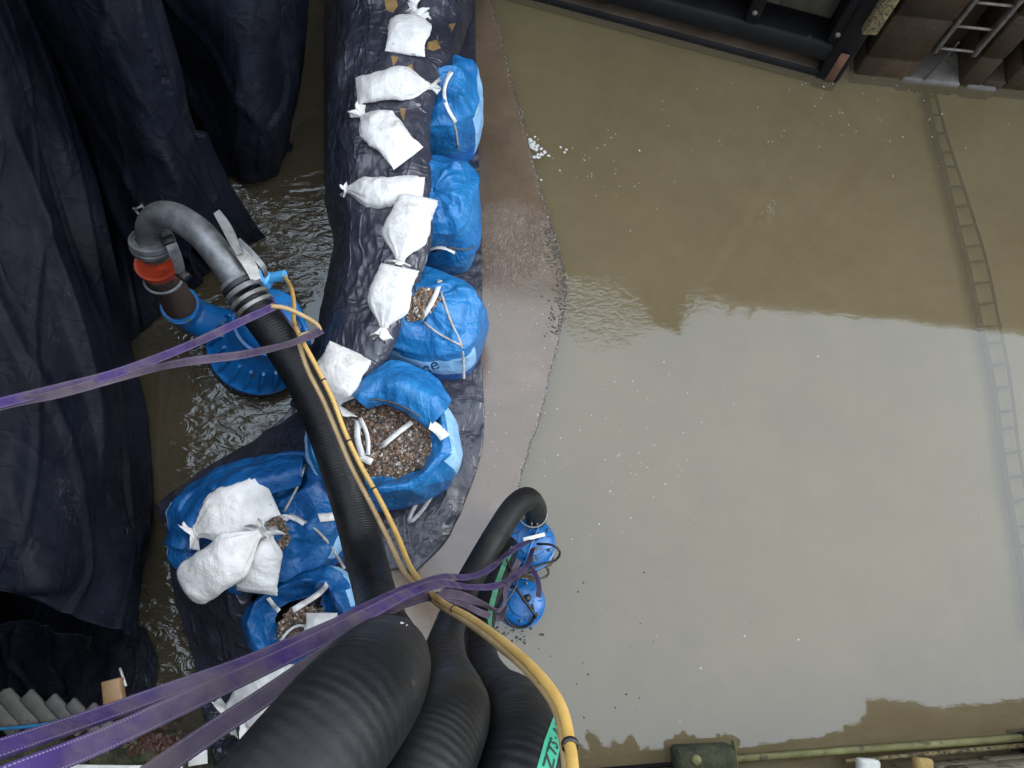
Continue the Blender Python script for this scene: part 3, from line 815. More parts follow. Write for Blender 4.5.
# leafy plants hanging over the near wall, mirrored in the water at the bottom
rl = random.Random(11)
for k, (px, hgt) in enumerate(((592, .50), (622, .45), (655, .42), (718, .30), (768, .26))):
    s0 = cpix(px, 745)[0]; b = MB()
    for q in range(9):
        a = rl.uniform(-.55, .55); L = rl.uniform(.22, .42)*hgt/.4
        base = cp(s0+rl.uniform(-.08, .08), ph(s0)-.05, OFFN+.0+rl.uniform(-.05, .05))
        dirv = Cs*math.sin(a)+Vector((0, 0, math.cos(a)))+Cn*rl.uniform(-.1, .25)
        tip = base+dirv*L; side = Cs*math.cos(a)-Vector((0, 0, math.sin(a)))
        n = 8; vs = []; fs = []
        for i in range(n+1):
            t = i/n; w_ = .012+.05*math.sin(math.pi*max(0, (t-.35)/.65))**.8 if t > .35 else .010
            c_ = base.lerp(tip, t)+Cn*(.06*t*t)
            vs += [c_-side*w_, c_+Cn*.008, c_+side*w_]
        for i in range(n):
            fs += [(i*3, i*3+1, i*3+4, i*3+3), (i*3+1, i*3+2, i*3+5, i*3+4)]
        b.add(vs, fs)
    tag(b.build('wall_plant', M['leaf']), ['broad leaved weed on the near wall closest to the yellow cable', 'broad leaved weed on the near wall second from the yellow cable', 'broad leaved weed on the near wall left of the mossy block', 'small weed on the near wall behind the mossy block', 'smallest weed on the near wall right of the mossy block'][k], 'weed', 'weeds growing on the near wall')

# ------------------------------------------------------------------ left side: back wall, tarpaulins
b = MB(); rn = random.Random(8)
lw = [P(60, -260, 0)+Vector((-.3, 0, 0)), P(95, 300, 0)+Vector((-.75, 0, 0)), P(60, 680, 0)+Vector((-.35, 0, 0)), P(70, 1000, 0)+Vector((-.6, 0, 0))]
lwpts = [lw[0]+Vector((0, 3, 0))]+lw+[lw[-1]+Vector((0, -4, 0))]
for a, c in zip(lwpts, lwpts[1:]):
    d = (c-a); n = int(d.length/.26)
    rot = Matrix((d.normalized(), Vector((0,0,1)).cross(d.normalized()), Vector((0,0,1)))).transposed()
    for i in range(n):
        p = a+d*((i+.5)/n); b.box((p.x, p.y, 2.6), (d.length/n-.01, .12+rn.random()*.03, 6.8), rot, 0, .012)  # wall carried far above the tarpaulins to shade the left side
tag(b.build('timber_shade_wall', M['timber']), 'black timber piled wall hidden behind the hanging tarpaulins on the left', 'wall')
bb_ = MB(); bb_.add([(-400, -400, 5.6), (lw[0].x-.1, -400, 5.6), (lw[0].x-.1, lw[0].y+3, 5.6), (-400, lw[0].y+3, 5.6)], [(0, 1, 2, 3)])
S(bb_.build('left_bank', M['ground'], smooth=False))

def tdisp(seed, amp, fold, foldamp, slant=0, creases=()):
    def f(v, u, w):
        d = amp*wrinkle(v, 1.0, seed, Vector((1.6, .6, .6)), 3)
        ph_ = fold*(u+slant*w)+.6*nz(v, .8)
        d += foldamp*(1-2.2*math.sqrt(math.sin(ph_*math.pi)**2+.02))*(.45+.55*(1-w))
        for (cu, cw, wd_, am, sl) in creases:
            e = (u+sl*w)-cu
            d += am*math.exp(-(e/wd_)**2)*(1 if cw is None else sm(cw[0], cw[0]+.15, w)*(1-sm(cw[1]-.15, cw[1], w)))
        for cu, wd_, am, sl in ((.18, .010, .022, .5), (.37, .008, -.02, .25), (.50, .012, .025, -.35), (.66, .007, .018, .6), (.81, .009, -.022, -.2), (.92, .008, .018, .1)):
            d += am*max(0, 1-abs((u+sl*(w-.5)+.02*math.sin(w*9+seed))-cu)/wd_/2.5)
        return d
    return f
# the rightmost lobe, hanging behind the centre sheet
tR = sheet('tarpaulin', [
    [(20,-190,1.6),(110,-200,2.4),(190,-200,2.6),(265,-200,2.5),(318,-190,2.2)],
    [(90,-20,.9),(150,-20,1.6),(215,-30,1.95),(276,-30,1.7),(306,-20,1.2)],
    [(130,60,.4),(178,62,.85),(235,60,1.35),(282,55,1.1),(303,50,.55)],
    [(165,125,.1),(205,128,.35),(248,125,.9),(283,120,.7),(300,100,.2)],
    [(190,168,.02),(222,173,.06),(252,181,.16),(276,174,.1),(290,152,.03)]], 150, 200, M['tarp'],
    tdisp(3.1, .03, 2.2, .05, .3, [(.28, None, .05, .08, 0)]), thick=.004)
tag(tR, 'navy tarpaulin lobe hanging into the water with a rounded foot, rightmost of the tarpaulins', 'tarpaulin', 'tarpaulins hung down the left wall')
# the middle sheet
tM = sheet('tarpaulin', [
    [(-170,-190,2.2),(-60,-200,2.9),(0,-200,3.3),(50,-200,3.35),(92,-200,3.2)],
    [(-80,-30,1.5),(10,-30,2.1),(72,-30,2.7),(116,-30,2.6),(148,-30,2.3)],
    [(-20,70,.9),(52,72,1.45),(112,75,2.05),(152,75,1.95),(180,75,1.6)],
    [(30,150,.5),(92,155,.95),(150,158,1.45),(188,160,1.25),(212,155,.85)],
    [(60,220,.3),(115,224,.6),(170,222,1.0),(212,222,.75),(240,206,.45)],
    [(90,340,.04),(125,345,.05),(185,292,.10),(230,262,.06),(265,237,.03)]], 190, 260, M['tarp'],
    tdisp(8.4, .035, 1.6, .045, .1, [(.42, (.55, .9), .035, .10, .05), (.05, None, .05, -.12, 0)]), thick=.004)
tag(tM, 'navy tarpaulin with white scuffs hanging behind the grey pipe elbow, middle of the tarpaulins', 'tarpaulin', 'tarpaulins hung down the left wall')
# the big left sheet
tL = sheet('tarpaulin', [
    [(-420,-200,3.6),(-320,-200,3.6),(-220,-200,3.5),(-130,-200,3.3),(-50,-200,3.1)],
    [(-320,-20,3.1),(-220,-20,3.1),(-120,-20,2.9),(-40,-20,2.6),(28,-20,2.2)],
    [(-260,130,2.5),(-170,130,2.5),(-70,130,2.3),(10,130,1.9),(80,120,1.35)],
    [(-230,260,2.2),(-140,260,2.2),(-40,255,1.9),(45,250,1.4),(115,235,.8)],
    [(-220,400,2.0),(-130,400,2.0),(-30,390,1.7),(60,375,1.2),(136,345,.35)],
    [(-200,500,1.8),(-120,500,1.8),(-20,495,1.6),(70,485,1.1),(147,440,.12)],
    [(-180,580,1.6),(-110,575,1.6),(-20,575,1.45),(70,575,1.1),(147,530,.15)],
    [(-160,620,1.5),(-90,600,1.5),(0,590,1.35),(70,615,1.05),(139,640,.55)]], 240, 300, M['tarp'],
    tdisp(15.2, .035, 2.3, .07, .35, [(.62, (.3, .85), .02, .07, -.12), (.86, (.2, .6), .03, -.10, 0), (.4, (.05, .9), .03, .08, .15)]), thick=.004)
tag(tL, 'broad navy tarpaulin with long diagonal folds filling the left edge, largest of the tarpaulins', 'tarpaulin', 'tarpaulins hung down the left wall')
# the small greyer piece low behind the planks
tS = sheet('tarpaulin', [
    [(-60,610,.9),(-10,620,.9),(40,625,.9),(90,640,.85)],
    [(-60,660,.55),(-10,660,.55),(40,664,.55),(84,668,.5)],
    [(-60,700,.25),(-10,700,.25),(36,698,.25),(76,694,.25)]], 80, 60, M['tarp'],
    tdisp(22.2, .012, 2.5, .025, .1, [(.5, None, .02, .02, 0)]), thick=.004)
tag(tS, 'small greyish tarpaulin piece hanging behind the row of grey planks, lowest of the tarpaulins', 'tarpaulin', 'tarpaulins hung down the left wall')
shade_sheet = sheet('tarpaulin', [  # flat dark sheet added to stand in for the black shaded void
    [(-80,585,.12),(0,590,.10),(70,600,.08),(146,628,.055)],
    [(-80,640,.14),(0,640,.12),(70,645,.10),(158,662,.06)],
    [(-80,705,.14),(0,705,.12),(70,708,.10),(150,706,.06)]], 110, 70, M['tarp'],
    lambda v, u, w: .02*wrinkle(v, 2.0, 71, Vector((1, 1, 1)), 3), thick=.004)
tag(shade_sheet, 'dark sheet added flat in the corner for the shadow above the grey planks', 'tarpaulin', 'tarpaulins hung down the left wall')
#P3_END
# ------------------------------------------------------------------ flood dam: sheets and bags
def pdisp(seed, amp, f=2.6, st=(1, 1, 1)):
    return lambda v, u, w: amp*wrinkle(v, f, seed, Vector(st), 4)
# ground sheet under the dam, wet, spreading on to the ledge
gs = sheet('ground_sheet', [
    [(325,-120,.06),(380,-120,.06),(430,-120,.06),(474,-120,.052)],
    [(330,60,.06),(385,60,.06),(435,60,.06),(476,60,.052)],
    [(332,170,.06),(385,170,.06),(440,170,.06),(479,170,.052)],
    [(335,260,.06),(390,260,.06),(440,260,.06),(482,262,.052)],
    [(322,350,.06),(385,350,.06),(440,352,.06),(482,360,.052)],
    [(290,410,.06),(370,420,.06),(440,425,.07),(484,428,.052)],
    [(240,455,.06),(340,480,.06),(430,480,.09),(474,476,.052)],
    [(190,510,.06),(300,550,.06),(420,530,.10),(447,538,.052)],
    [(165,560,.06),(300,610,.06),(390,570,.08),(412,575,.052)]], 130, 330, M['polywet'],
    lambda v, u, w: .028*abs(wrinkle(v, 3.2, 5.5, Vector((1, 1.3, 1)), 4))+.006, thick=.003)
tag(gs, 'wet grey polythene sheet lying crumpled under the bags and out on the ledge', 'plastic sheet')

def bulk_bag(label, cpx, zt, w, d, rot, style, gravel=None, ex=3.4, bandang=None, bandt=(.58, .90), seed=0, mats=None, amp=.03, nrad=110, slump=(0, 0), hgt=None, band=True, label_cat='bulk bag'):
    """woven bulk bag standing on the ledge: wall, folded or open top; returns (root, body)"""
    hgt = hgt or zt-.05
    c = P(cpx[0], cpx[1], zt); c.z = .055
    root = empty('bulk_bag', c, label, 'bulk bag', 'blue bulk bags of the dam')
    cr_, sr_ = math.cos(rot), math.sin(rot)
    def prof_pt(th, f, z, inner=False):
        ct, st = math.cos(th), math.sin(th)
        x = abs(ct)**(2/ex)*math.copysign(1, ct)*w/2*f; y = abs(st)**(2/ex)*math.copysign(1, st)*d/2*f
        t = z/hgt
        x += slump[0]*t*t; y += slump[1]*t*t
        return Vector((c.x+x*cr_-y*sr_, c.y+x*sr_+y*cr_, .055+z))
    rings = []
    nz_ = 46
    for k in range(nz_+1):
        t = k/nz_
        f = .93+.11*math.sin(math.pi*min(1, t*1.05))**.7
        rings.append((f, t*hgt*(.97), 'w', t))
    if style == 'open':
        g0 = .60 if gravel is None else gravel
        for k in range(1, 22):
            t = k/21
            f = 1.0-(1-g0*.92)*t**.9
            z = hgt*.97+.03*math.sin(math.pi*min(1, t*1.6))-.14*sm(.1, 1, t)
            rings.append((f, z, 't', t))
    else:
        for k in range(1, 30):
            t = k/29
            rings.append((1.0*(1-t)**.8, hgt*.97+.055*math.sin(math.pi/2*min(1, t*1.3)), 't', t))
    vs = []; info = []
    for (f, z, kind, t) in rings:
        for k in range(nrad):
            th = 2*math.pi*k/nrad
            p = prof_pt(th, f, z)
            if kind == 'w':
                n = Vector((math.cos(th+rot), math.sin(th+rot), 0))
                a = amp*(.35+.9*t)
                p += n*(a*(1.4*wrinkle(p, 2.2, seed, Vector((1, 1, .45)), 3)+.3*wrinkle(p, 6, seed+5, Vector((1, 1, .4)), 2))+.02*math.sin(th*3+seed))
                p.z += .05*t*t*nz(Vector((math.cos(th)*1.6, math.sin(th)*1.6, seed)))
            else:
                rad = math.sin(th*9+seed+3*nz(p, 1.5))*.018*math.sin(math.pi*min(1, t+.08))
                n = Vector((0, 0, 1))
                p += n*(amp*(2.0*wrinkle(p, 2.3, seed+3, Vector((1.2, .7, 1)), 3)+.7*wrinkle(p, 5, seed+8, Vector((.6, 1.2, 1)), 2))*min(1, .3+t*3)+rad)
                p.z += .05*(1-t)*nz(Vector((math.cos(th)*1.6, math.sin(th)*1.6, seed)))
                if style != 'open': p.z += .035*(1-abs(nz(Vector((p.x*1.6, p.y*2.6, seed*2))))*6)*sm(0, .3, t)
                p += Vector((math.cos(th+rot), math.sin(th+rot), 0))*(.05*nz(Vector((math.cos(th)*2.4, math.sin(th)*2.4, seed+9)))*t)
            vs.append(p); info.append((th, t, kind))
    fs = []; mi = []
    for j in range(len(rings)-1):
        for k in range(nrad):
            k2 = (k+1) % nrad
            fs.append((j*nrad+k, j*nrad+k2, (j+1)*nrad+k2, (j+1)*nrad+k))
    b = MB(); b.add(vs, fs)
    for i, f in enumerate(fs):
        th, t, kind = info[f[0]]; m_ = 0
        tt = (t+.05*math.sin(th*1.5))
        if kind == 'w' and band:
            deg = (math.degrees(th+rot)+180) % 360-180
            ok = bandang is None or any(a0 < deg < a1 or a0 < deg-360 < a1 or a0 < deg+360 < a1 for a0, a1 in bandang)
            if ok and bandt[0] < tt < bandt[1]: m_ = 1
            elif tt < .5: m_ = 2
        b.m[i] = m_
    mats = mats or [M['blue'], M['blueprint'], M['bluedk']]
    body = b.build('bag_body', mats, root)
    sub = body.modifiers.new('smooth', 'SUBSURF'); sub.levels = 1; sub.render_levels = 1
    return root, body, c

def on(px, py, objs, lift=.01, dz=0.5):
    return hit(px, py, objs, lift, dz)
def cord(name, pix, objs, rad, mat, parent=None, lift=.012, label=None, cat=None, dz=.9, n=8, smooth_it=True):
    pts = [on(q[0], q[1], objs, lift+(q[2] if len(q) > 2 else 0), dz) for q in dense(pix)]
    if smooth_it:
        for _ in range(2): pts = [pts[0]]+[(pts[i-1]+pts[i]*2+pts[i+1])/4 for i in range(1, len(pts)-1)]+[pts[-1]]
    b = MB(); b.tube(pts, rad, n); o = b.build(name, mat, parent)
    if label: tag(o, label, cat)
    return o
def dense(pix, step=6):
    q = [Vector((p[0], p[1], p[2] if len(p) > 2 else 0)) for p in pix]
    return [tuple(v) for v in spline(q, step)]
def tape(name, pix, objs, width, mat, parent=None, lift=.015, dz=.9, thick=.004, up=None):
    pts = [on(q[0], q[1], objs, lift+q[2], dz) for q in dense([(p+(0,))[:3] for p in pix], 5)]
    for _ in range(3): pts = [pts[0]]+[(pts[i-1]+pts[i]*2+pts[i+1])/4 for i in range(1, len(pts)-1)]+[pts[-1]]
    b = MB(); b.ribbon(pts, width, thick, [up or Vector((.05*math.sin(i*.3), .1, 1)) for i in range(len(pts))])
    return b.build(name, mat, parent)

bags = []
def add_bag(*a, **k):
    r_, bo, c = bulk_bag(*a, **k); bags.append((r_, bo, c)); return r_, bo, c
bagA = add_bag('blue bulk bag with a pale blue side panel, nearest the top edge of the picture', (434, 88), .80, .66, .66, R(2), 'shut', seed=1.3, amp=.055, bandang=[(-35, 60)], bandt=(.25, .97))
bagB = add_bag('plain blue bulk bag folded shut, between the pale panelled bag and the lettered bag', (435, 196), .84, .62, .66, R(-2), 'shut', seed=4.1, amp=.055, band=False, mats=[M['blue'], M['blueprint'], M['blue']])
bagC = add_bag('blue bulk bag with dark lettering on its pale side and a small opening of gravel', (424, 308), .86, .80, .66, R(-14), 'shut', seed=7.7, amp=.038, bandang=[(-125, -32)], bandt=(.42, .90))
bagD = add_bag('round open blue bulk bag full of brown gravel in the middle of the dam', (378, 432), .84, 1.02, .94, R(10), 'open', gravel=.74, ex=2.4, seed=2.9, amp=.040, bandang=[(-25, 60), (150, 215)], bandt=(.55, 1.01), nrad=130)
bagE = add_bag('blue bulk bag lying under three white sandbags at the lower left of the dam', (256, 521), .74, 1.18, .80, R(17), 'shut', seed=11.3, amp=.06, ex=2.8, bandang=[(-40, 10), (150, 200)], bandt=(.6, .95), mats=[M['blueshaded'], M['blueprint'], M['bluedk']])
bagF = add_bag('small blue bulk bag with a little gravel showing, nearest to the purple slings', (299, 618), .66, .74, .54, R(20), 'open', gravel=.50, ex=2.6, seed=5.9, amp=.05, bandang=[(-20, 95)], bandt=(.6, 1.01), mats=[M['blueshaded'], M['blueprint'], M['bluedk']])
bagobjs = [q[1] for q in bags]

rD_, rE_ = bags[3][0], bags[4][0]
fD = sheet('folded_flap', [
    [(350,394,.86),(370,368,.86),(400,364,.88),(432,376,.88),(450,402,.86)],
    [(356,399,.98),(376,383,1.0),(402,383,1.03),(430,395,1.0),(443,413,.96)],
    [(364,405,.92),(380,398,.95),(401,403,.97),(419,414,.95),(431,424,.90)],
    [(368,408,.84),(382,402,.88),(400,408,.90),(416,418,.88),(427,427,.84)]], 90, 60, M['blue'],
    lambda v, u, w: .035*wrinkle(v, 3.4, 61, Vector((1, 1, 1)), 3), parent=rD_, thick=.004)
fE = sheet('folded_flap', [
    [(166,545,.50),(184,494,.56),(236,462,.60),(304,457,.62)],
    [(176,548,.80),(198,508,.90),(248,480,.95),(303,468,.90)],
    [(196,552,.80),(222,520,.84),(262,498,.88),(300,484,.86)]], 100, 60, M['blueshaded'],
    lambda v, u, w: .04*wrinkle(v, 2.8, 67, Vector((1, 1, 1)), 3), parent=rE_, thick=.004)
bagobjs += [fD, fE]
# gravel in the bags
def gravel(name, label, pix, z, dens, seed, dome=.03, size=.011, objs=None):
    rg = random.Random(seed); poly = [P(x, y, z) for x, y in pix]
    xs = [p.x for p in poly]; ys = [p.y for p in poly]
    def inside(x, y):
        r = False; n = len(poly); j = n-1
        for i in range(n):
            if (poly[i].y > y) != (poly[j].y > y) and x < (poly[j].x-poly[i].x)*(y-poly[i].y)/(poly[j].y-poly[i].y)+poly[i].x: r = not r
            j = i
        return r
    b = MB(); b.col = []
    cx = sum(xs)/len(xs); cy = sum(ys)/len(ys)
    sp_ = [Vector((p.x, p.y, z-.012)) for p in poly]
    b.add([Vector((cx, cy, z+dome*.6))]+sp_, [(0, i+1, (i+1) % len(sp_)+1) for i in range(len(sp_))]); b.col += [(.05, .03, .02)]*(len(sp_)+1)
    pal = [(.13,.06,.028),(.08,.033,.016),(.20,.11,.055),(.06,.048,.038),(.025,.02,.017),(.24,.17,.11),(.13,.11,.09),(.05,.024,.013),(.10,.05,.022),(.4,.36,.30),(.04,.028,.02)]
    oct_ = [Vector(v) for v in ((1,0,0),(-1,0,0),(0,1,0),(0,-1,0),(0,0,1),(0,0,-1),(.65,.65,.5),(-.65,.65,.5),(-.65,-.65,.5),(.65,-.65,.5))]
    fc = [(0,6,4),(6,2,4),(2,7,4),(7,1,4),(1,8,4),(8,3,4),(3,9,4),(9,0,4),(0,2,6),(2,1,7),(1,3,8),(3,0,9),(0,5,2),(2,5,1),(1,5,3),(3,5,0)]
    area = (max(xs)-min(xs))*(max(ys)-min(ys)); n = int(area*dens)
    for _ in range(n):
        x = rg.uniform(min(xs), max(xs)); y = rg.uniform(min(ys), max(ys))
        if not inside(x, y): continue
        s_ = size*rg.choice((.6, .8, 1, 1, 1.3, 1.6))
        zz = z+dome*(1-((x-cx)**2+(y-cy)**2)/max(.001, area/3))+.012*nz(Vector((x, y, seed)), 6)+rg.uniform(-.004, .006)
        rot = Matrix.Rotation(rg.uniform(0, 6.3), 3, 'Z') @ Matrix.Rotation(rg.uniform(-.6, .6), 3, 'X')
        sc = Vector((rg.uniform(.8, 1.4), rg.uniform(.7, 1.1), rg.uniform(.45, .8)))*s_
        b.add([rot @ Vector((v.x*sc.x, v.y*sc.y, v.z*sc.z))*rg.uniform(.88, 1.1)+Vector((x, y, zz)) for v in oct_], fc)
        cc = rg.choice(pal); k = rg.uniform(.75, 1.25); b.col += [tuple(q*k for q in cc)]*10
    o = b.build(name, M['gravel'], smooth=False); tag(o, label, 'gravel', kind='stuff'); return o
m, nt, out = new('wet gravel'); a_ = nt.nodes.new('ShaderNodeAttribute'); a_.attribute_name = 'Col'
princ(nt, out, mixc(nt, a_.outputs['Color'], (.1, .07, .05), ramp(nt, ntex(nt, coords(nt), 60, 4), [(.4, 0.0), (.7, .5)])), .38, .5, 0, bump(nt, ntex(nt, coords(nt), 90, 4), .3, .003)); M['gravel'] = m
gD = gravel('gravel', 'brown and grey gravel filling the round open bag', [(345,398),(376,396),(404,402),(422,412),(438,422),(444,438),(438,456),(420,468),(401,477),(386,491),(368,491),(352,476),(344,452),(339,425)], .745, 16000, 4, .03)
gC = gravel('gravel', 'small patch of brown gravel in the opening of the lettered bag', [(404,300),(412,290),(424,288),(436,292),(440,299),(432,311),(420,320),(408,321),(400,314)], .965, 18000, 5, .03)
gE = gravel('gravel', 'small patch of gravel showing beside the white loops under the sandbags', [(262,520),(272,512),(285,522),(290,540),(280,552),(268,548),(260,535)], .90, 18000, 6, .03)
gF = gravel('gravel', 'brown gravel in the small bag nearest to the purple slings', [(280,622),(292,608),(312,607),(325,612),(322,628),(305,640),(285,645),(277,636)], .60, 16000, 7, .02)
for o, hs_ in ((gC, bagC), (gE, bagE)):       # lift the patches on to the folded cloth
    pass

# black polythene over the top of the dam
cov = sheet('dam_cover', [
    [(322,-150,.05),(338,-150,.55),(358,-150,.90),(400,-150,1.0),(436,-150,.95),(462,-150,.72),(476,-150,.08)],
    [(326,-20,.05),(335,-20,.55),(352,-20,.90),(400,-20,1.0),(438,-20,.93),(462,-18,.70),(474,-10,.08)],
    [(326,50,.05),(334,50,.55),(350,48,.90),(395,48,1.0),(430,48,.97),(447,45,.88),(456,55,.72)],
    [(325,120,.05),(332,118,.55),(350,115,.90),(385,112,1.0),(410,112,1.02),(424,112,.96),(430,115,.90)],
    [(326,190,.05),(334,190,.55),(350,188,.90),(385,186,1.0),(412,186,1.02),(426,186,.96),(431,190,.88)],
    [(334,238,.05),(342,236,.55),(354,233,.88),(382,240,1.0),(408,245,1.02),(422,245,.98),(430,240,.92)],
    [(330,270,.05),(336,272,.50),(350,275,.86),(376,285,.98),(396,292,1.02),(408,292,.99),(416,290,.94)],
    [(316,345,.05),(321,345,.48),(332,345,.82),(352,350,.93),(372,355,.98),(384,350,.96),(392,344,.90)],
    [(292,405,.05),(296,408,.40),(310,405,.70),(330,405,.78),(350,402,.82),(362,396,.84),(372,388,.84)]], 150, 420, M['poly'],
    lambda v, u, w: (.048*wrinkle(v, 2.2, 31.0, Vector((1.1, .7, .8)), 4)+.016*wrinkle(v, 6.5, 12.0, Vector((1.3, .6, 1)), 3))*(.5+.5*math.sin(math.pi*min(1, u*1.05))), thick=.003)
tag(cov, 'black polythene sheet pulled tight over the top of the bag dam under the white sandbags', 'plastic sheet')
# black side sheets below and beside the lower bags
s1 = sheet('side_sheet', [
    [(158,506,.05),(200,474,.05),(250,444,.05),(304,408,.05)],
    [(162,520,.18),(206,486,.20),(256,454,.22),(312,420,.25)],
    [(170,540,.35),(215,500,.45),(265,470,.48),(330,440,.5)],
    [(180,560,.35),(225,520,.45),(275,490,.48),(345,470,.5)]], 110, 60, M['poly'], pdisp(41, .03), thick=.003)
tag(s1, 'black polythene fold in shadow at the back of the lower left bulk bag', 'plastic sheet')
s2 = sheet('side_sheet', [
    [(168,545,.30),(200,548,.55),(235,560,.72),(262,575,.74)],
    [(176,590,.15),(205,600,.45),(235,600,.62),(252,598,.64)],
    [(190,640,.06),(215,645,.25),(240,640,.42),(258,632,.5)],
    [(200,690,.05),(225,690,.12),(255,672,.25),(290,655,.3)],
    [(210,740,.05),(240,740,.08),(280,710,.12),(330,690,.2)]], 90, 120, M['poly'], pdisp(47, .035), thick=.003)
tag(s2, 'black polythene sheet crumpled below the long sandbag and beside the small bulk bag', 'plastic sheet')
top = [cov, s2]+bagobjs+[gD]

# brown muddy tears in the cover
def patch(pix, objs, mat, name, parent, lift=.008):
    pts = [on(x, y, objs, lift, 1.0) for x, y in pix]; c = sum(pts, Vector())/len(pts)
    b = MB(); b.add([c]+pts, [(0, i+1, (i+1) % len(pts)+1) for i in range(len(pts))]); return b.build(name, mat, parent)
for pix in ([(384,-3),(396,-2),(398,6),(393,13),(386,10)], [(437,36),(449,24),(456,23),(451,33),(443,42),(437,44)], [(428,42),(436,40),(441,48),(433,51),(427,49)],
            [(391,56),(399,57),(396,63),(393,66)], [(407,66),(412,64),(415,74),(406,75)], [(400,108),(406,108),(404,121),(401,116)]):
    patch(pix, [cov], M['mud'], 'muddy_tear', cov)

# ------------------------------------------------------------------ white sandbags
def sandbag(label, neck, tail, width, th=.15, bend=0.0, objs=top, seed=0, lift=0.0, flat=.0, frill=.05, neckf=.14, dz=1.0, round_end=False, tilt=0):
    """a filled sack: tied neck at pixel `neck`, sewn end at pixel `tail`"""
    n0 = on(neck[0], neck[1], objs, 0, dz); n1 = on(tail[0], tail[1], objs, 0, dz)
    if len(neck) > 2: n0 = P(neck[0], neck[1], neck[2])
    if len(tail) > 2: n1 = P(tail[0], tail[1], tail[2])
    width *= 1.10
    L = (n1-n0).length; ax = (n1-n0).normalized()
    up = Vector((0, 0, 1)); up = (up-ax*up.dot(ax)).normalized(); side = ax.cross(up)
    if tilt: up = Matrix.Rotation(tilt, 3, ax) @ up; side = ax.cross(up)
    root = empty('sandbag', (n0+n1)/2, label, 'sandbag', 'white sandbags weighing down the dam')
    NL, NR = 60, 56; vs = []
    for i in range(NL+1):
        t = i/NL
        if round_end: e = (1-max(0, (t-.80)/.20)**2.4)**.5
        else: e = 1.0
        w_ = width/2*(neckf+(1-neckf)*sm(.0, .34, t)**.85)*e
        if not round_end: w_ *= 1-.08*math.sin(math.pi*max(0, (t-.5)/.5))
        h_ = th/2*(neckf*1.6+(1-neckf*1.6)*sm(0, .30, t))*((1-max(0, (t-.55)/.45)**2.2)**.5 if not round_end else e)
        h_ = max(h_, .006)
        w_ = max(w_, .004)
        c = n0.lerp(n1, t)+up*(th*.36*math.sin(math.pi*min(1, t*1.02))**.6+.02)+side*(bend*math.sin(math.pi*t))
        for k in range(NR):
            a = 2*math.pi*k/NR
            x = math.copysign(abs(math.cos(a))**.85, math.cos(a))*w_; y = math.copysign(abs(math.sin(a))**.9, math.sin(a))*h_
            if y < 0: y *= .55
            gather = (1-sm(.05, .42, t))
            r = 1+.10*gather*math.sin(a*9+seed*3)+.05*gather*math.sin(a*15+seed)
            p = c+side*x*r+up*y*r
            q = p+Vector((seed*3, seed, 0))
            nn = (side*math.cos(a)+up*math.sin(a))
            p += nn*(.020*wrinkle(q, 3.6, seed, Vector((1, 1, 1)), 3)+.020*nz(q, 4)+.006*wrinkle(q, 11, seed, Vector((1, 1, 1)), 2))*min(1, t*4)*(1 if t < .93 else .4)
            vs.append(p)
    fs = [(i*NR+k, i*NR+(k+1) % NR, (i+1)*NR+(k+1) % NR, (i+1)*NR+k) for i in range(NL) for k in range(NR)]
    fs.append(tuple(range(NR-1, -1, -1))); fs.append(tuple(range(NL*NR, NL*NR+NR)))
    b = MB(); b.add(vs, fs); body = b.build('sack', M['sack'], root)
    # frilled neck beyond the tie
    b = MB(); vs = []; NF = 9
    for i in range(NF+1):
        t = i/NF; rr = width/2*neckf*(.75+1.5*t**1.2)
        c = n0-ax*(frill*t)+up*.02
        for k in range(NR):
            a = 2*math.pi*k/NR
            r = rr*(1+.28*t*math.sin(a*5+seed)+.12*t*math.sin(a*11+2*seed))
            vs.append(c+side*math.cos(a)*r+up*math.sin(a)*r*.6+ax*(.02*t*math.sin(a*3+seed)))
    fs = [(i*NR+k, i*NR+(k+1) % NR, (i+1)*NR+(k+1) % NR, (i+1)*NR+k) for i in range(NF) for k in range(NR)]
    b.add(vs, fs)
    c0 = len(b.v); b.add([n0-ax*frill*.5+up*.02], []); lr = NF*NR
    for k in range(NR): b.f.append([lr+k, lr+(k+1) % NR, c0]); b.m.append(0)
    b.build('tied_neck', M['sack'], root)
    b = MB(); rr = width/2*neckf*.95+.003
    b.tube([n0+up*.02+side*math.cos(2*math.pi*k/16)*rr+up*math.sin(2*math.pi*k/16)*rr*.8 for k in range(16)], .005, 6, closed=True)
    b.build('tie', M['whitestrap'], root)
    _bvh.pop(body.name, None)
    return root, body
sb = []
def bag(*a, **k): r_, bo = sandbag(*a, **k); sb.append(bo); return r_
bag('white sandbag cut off by the top edge of the picture', (414, 8), (420, -60), .30, .14, seed=1.1, frill=.07)
bag('small square ended white sandbag with a twisted neck, second from the top edge', (415, 20), (405, 56), .29, .13, seed=2.2, frill=.08, neckf=.30)
bag('white sandbag lying across the dam with its tied neck over the first blue bag', (430, 88), (357, 94), .235, .15, seed=3.3, frill=.07, neckf=.2)
bag('white sandbag lying diagonally with its knotted neck at the left edge of the black sheet', (364, 118), (409, 160), .27, .14, seed=4.4, frill=.10, neckf=.2)
bag('curved white sandbag lying across the dam with its neck at the left', (349, 191), (424, 192), .205, .14, bend=.05, seed=5.5, frill=.04, neckf=.22)
bag('white sandbag lying along the dam between the curved one and the dirty one', (400, 262), (418, 198), .27, .16, seed=6.6, frill=.04, neckf=.22, objs=top)
bag('dirty white sandbag with its neck pointing down beside the small gravel opening', (384, 328), (400, 268), .255, .16, seed=7.7, frill=.09, neckf=.22)
bag('plump white sandbag with torn corner beside the round gravel bag', (332, 400), (352, 350), .31, .15, seed=8.8, frill=.06, neckf=.45)
